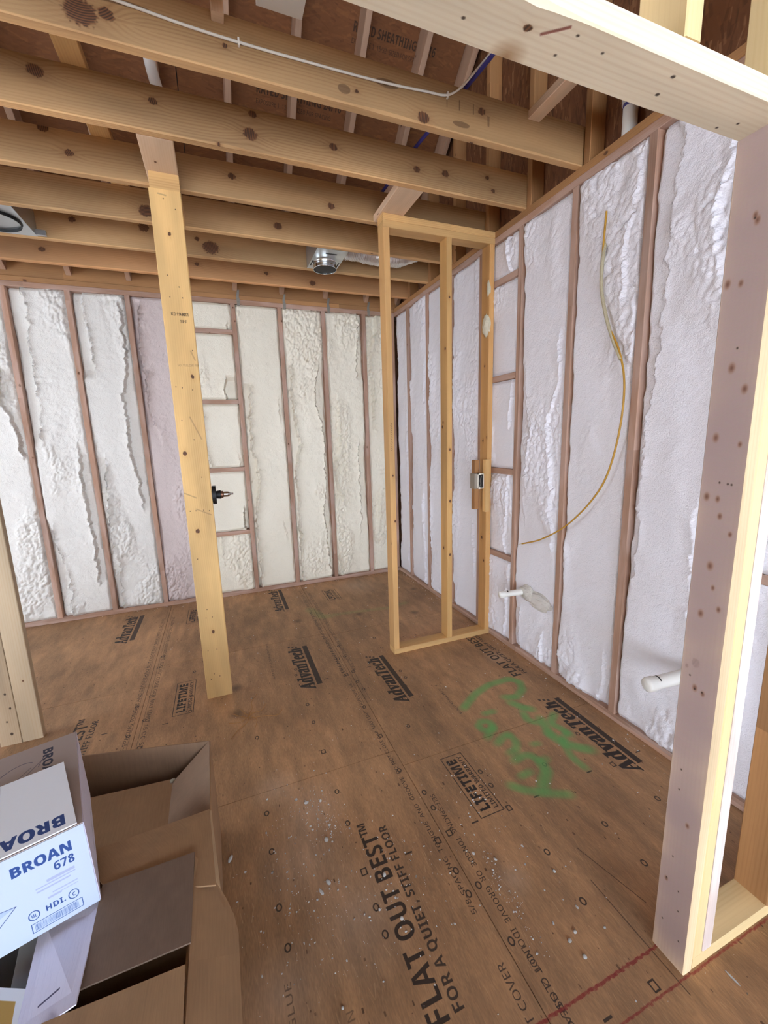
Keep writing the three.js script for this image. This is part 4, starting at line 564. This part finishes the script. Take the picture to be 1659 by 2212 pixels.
  panel('right_panel', t, [at(0, 0, H), at(0, wD, H), at(0, wD, 0), at(0, 0, 0)], std({ map: fuzz, roughness: 0.75 })); panel('left_panel', t, [at(wL, wD, H), at(wL, 0, H), at(wL, 0, 0), at(wL, wD, 0)], std({ color: 0xd8dade })); panel('back_panel', t, [at(0, wD, H), at(wL, wD, H), at(wL, wD, 0), at(0, wD, 0)], std({ color: 0xa89a92 })); panel('bottom_panel', t, [at(wL, wD, H), at(0, wD, H), at(0, 0, H), at(wL, 0, H)], std({ color: 0xb8a48c }));
  const flapT = printCanvas(Math.round(wL * px), Math.round(0.24 * px), '#e8eef6', (x) => { x.fillStyle = BLUE; x.save(); x.translate((wL - 0.016) * px, (0.24 - 0.046) * px); x.rotate(Math.PI); x.font = '900 ' + Math.round(0.033 * 1.38 * px) + 'px sans-serif'; x.scale(0.15 * px / x.measureText('BROAN').width, 1); x.fillText('BROAN', 0, 0); x.fillText('BROAN', 2, 0); x.restore(); x.globalAlpha = 0.12; x.fillStyle = '#55607a'; x.fillRect((wL - 0.135) * px, 0, 5, 0.24 * px); x.globalAlpha = 1; });
  panel('top_flap', t, [at(wL, 0.0, 0, 0.006), at(0.01, 0.0, 0, 0.006), at(0.029, 0.238, 0, 0.014), at(wL, 0.238, 0, 0.014)], std({ map: flapT, roughness: 0.6 }), 0.003);
  // second white carton, standing inside the near box
  const c2 = thing('fan_carton', [-2.4, 0.06, 3.34], 'second white carton half hidden below the tilted one, inside the near box', 'carton', 'white cartons');
  const FB = 0.06, TY = 0.39, BRc = [-2.262, 3.085], FRc = [-2.2, 3.42], BLc = [-2.56, 3.085], FLc = [-2.56, 3.42], at2 = (p, y) => [p[0], y, p[1]], wh = std({ color: 0xcfd2da });
  panel('right_panel', c2, [at2(FRc, FB), at2(BRc, FB), at2(BRc, TY), at2(FRc, TY)], std({ map: fuzz, roughness: 0.75 })); panel('back_panel', c2, [at2(BRc, FB), at2(BLc, FB), at2(BLc, TY), at2(BRc, TY)], wh); panel('left_panel', c2, [at2(BLc, FB), at2(FLc, FB), at2(FLc, TY), at2(BLc, TY)], wh); panel('front_panel', c2, [at2(FLc, FB), at2(FRc, FB), at2(FRc, TY), at2(FLc, TY)], wh);
  panel('bottom_panel', c2, [at2(BLc, FB), at2(BRc, FB), at2(FRc, FB), at2(FLc, FB)], std({ color: 0x8d8a84 }));
  panel('liner', c2, [[-2.55, 0.34, 3.1], [-2.272, 0.35, 3.1], [-2.25, 0.345, 3.26], [-2.55, 0.33, 3.26]], std({ color: 0x6f6f6c, roughness: 0.9 })); panel('liner', c2, [[-2.3, 0.385, 3.09], [-2.268, 0.37, 3.09], [-2.25, 0.36, 3.24], [-2.28, 0.375, 3.22]], std({ color: 0x9a9a94, roughness: 0.9 }));
  panel('side_flap', c2, [[-2.23, 0.397, 3.335], [-2.127, 0.43, 3.335], [-2.14, 0.408, 3.11], [-2.262, 0.393, 3.09]], std({ map: fuzz, roughness: 0.75 }), 0.003);
  const lab = printCanvas(256, 256, '#dfe2e6', (x) => { x.fillStyle = '#b08a3c'; x.fillRect(20, 20, 216, 216); x.fillStyle = '#cfd3d8'; x.fillRect(58, 50, 150, 170); x.fillStyle = '#7d8796'; x.fillRect(80, 80, 100, 110); x.fillStyle = '#1d2024'; x.fillRect(20, 60, 40, 30); });
  panel('top_flap', c2, [[-2.46, 0.393, 3.415], [-2.202, 0.394, 3.418], [-2.236, 0.394, 3.243], [-2.46, 0.392, 3.14]], std({ map: lab, roughness: 0.6 }));
}

// ---------------------------------------------------------------- on the floor: foam scraps, crumbs, twine
const CRUMB = foam(252, 251, 247);
{
  const where = ['beside the near cardboard box', 'nearer of the pair left of the big lettering', 'farther of the pair left of the big lettering', 'above the pair left of the big lettering', 'in the dusty patch at the upper left', 'flat and round in the dusty patch', 'in the middle of the dusty patch', 'on the letters of the big floor print', 'on the round letter of the big floor print', 'right of the red square mark', 'upper of two below the boxed print', 'lower of two below the boxed print', 'right of the ring marks', 'nearest the red line on its far side', 'on the floor by the red line', 'lower of the three below the boxed print', 'right of the shiny dust spot', 'upper right of the shiny dust spot', 'at the foot of the back wall', 'in the doorway of the partition', 'small, above the pair', 'small, left of the big lettering', 'flat, in front of the brown box', 'long thin one by the near framed opening', 'under the big lettering'];
  const S2 = [[-1.872, 2.752, 9, 20], [-1.593, 2.988, 7, 18], [-1.563, 2.968, 9, 15], [-1.534, 2.816, 11, 13], [-1.608, 2.593, 8, 9], [-1.516, 2.639, 8, 10], [-1.572, 2.625, 13, 9], [-1.379, 3.017, 8, 12], [-1.377, 3.162, 8, 8], [-1.057, 3.073, 7, 9], [-0.997, 3.121, 6, 10], [-0.877, 3.119, 5, 8], [-0.837, 3.233, 7, 8], [-0.852, 3.346, 5, 9], [-0.932, 3.452, 8, 9], [-0.942, 3.406, 9, 7], [-0.91, 3.395, 8, 7], [-0.953, 3.352, 4, 8], [-1.088, 0.096, 24, 8], [-0.815, 1.179, 9, 6], [-1.508, 2.761, 8, 7], [-1.44, 2.805, 5, 5], [-1.741, 2.698, 5, 8], [-0.6, 3.64, 4, 26], [-1.432, 3.111, 6, 7]];
  const proto = [0, 1, 2].map((k) => { const g = new THREE.IcosahedronGeometry(1, 2), p = g.attributes.position, v = new THREE.Vector3(); for (let i = 0; i < p.count; i++) { v.fromBufferAttribute(p, i); v.multiplyScalar(0.8 + 0.55 * fbm(v.x * 1.6 + 3 + v.z, v.y * 1.6 + v.z * 0.7 + 4, 30 + k, 3)); p.setXYZ(i, v.x, v.y, v.z); } g.computeVertexNormals(); return g; });
  S2.forEach(([x, z, a, b], k) => { const m = put('foam_scrap', proto[k % 3], CRUMB, null, [x, Math.min(a, b) * 0.00033, z]); m.scale.set(a / 1500, Math.min(a, b) / 2600, b / 1500); m.rotation.y = (k * 1.7) % 0.9 - 0.4; tag(m, 'white foam scrap on the floor, ' + where[k], 'foam scrap', 'foam scraps on the floor'); });
  const R = rng(55), n = 1500, im = new THREE.InstancedMesh(proto[1], CRUMB, n), M = new THREE.Matrix4(), q = new THREE.Quaternion(), e = new THREE.Euler();
  const cl = [[-1.57, 2.65, 0.1, 0.14], [-1.62, 2.82, 0.12, 0.2], [-1.5, 2.75, 0.06, 0.08], [-1.03, 3.23, 0.02, 0.14], [-1.5, 3.12, 0.18, 0.12], [-1.7, 3.0, 0.12, 0.18], [-1.3, 3.05, 0.1, 0.15], [-0.95, 2.95, 0.12, 0.2]];
  for (let k = 0; k < n; k++) {
    let x, z; const g = () => R() + R() + R() - 1.5; if (k < 760) { const c = cl[k % 8]; x = c[0] + g() * c[2] * 1.4; z = c[1] + g() * c[3] * 1.4; } else if (k < 1050) { if (R() < 0.5) { x = -0.012 - R() * R() * 0.12; z = R() * 3.4; } else { x = -R() * 2.9; z = 0.012 + R() * R() * 0.12; } } else { x = -2.3 + R() * 2.25; z = 0.3 + R() * 3.6; }
    if (x > -0.002) x = -0.01; const s = 0.0006 + 0.0022 * Math.pow(R(), 3); e.set(0, R() * 6, 0); q.setFromEuler(e); M.compose(new THREE.Vector3(x, s * 0.4, z), q, new THREE.Vector3(s * (0.6 + R()), s * 0.7, s * (0.7 + R()))); im.setMatrixAt(k, M);
  }
  finish(im); im.name = 'foam_crumbs'; im.userData.kind = 'stuff'; tag(im, 'fine white foam crumbs scattered over the brown floor', 'crumbs'); scene.add(im);
  const TW = std({ color: 0xa8793f, roughness: 0.9 }), gs = [[[-1.845, 0.003, 1.893], [-1.79, 0.004, 1.945], [-1.753, 0.003, 1.971], [-1.68, 0.004, 1.985], [-1.609, 0.003, 2.005], [-1.58, 0.003, 1.97]], [[-1.70, 0.003, 1.76], [-1.735, 0.006, 1.84], [-1.734, 0.005, 1.885], [-1.76, 0.005, 1.96], [-1.766, 0.004, 1.998], [-1.82, 0.003, 2.05], [-1.851, 0.003, 2.1]], [[-1.86, 0.003, 1.97], [-1.8, 0.006, 1.99], [-1.74, 0.005, 1.94], [-1.69, 0.004, 1.93], [-1.66, 0.003, 1.88]], [[-1.8, 0.003, 1.86], [-1.77, 0.004, 1.93], [-1.72, 0.005, 2.0], [-1.73, 0.003, 2.06]]].map((p) => tube(p, 0.0013, 50, 5));
  tag(put('twine', mergeGeometries(gs), TW, null, [0, 0, 0]), 'loose tangle of thin tan twine on the floor by the free-standing post', 'twine');
}
renderer.render(scene, camera);
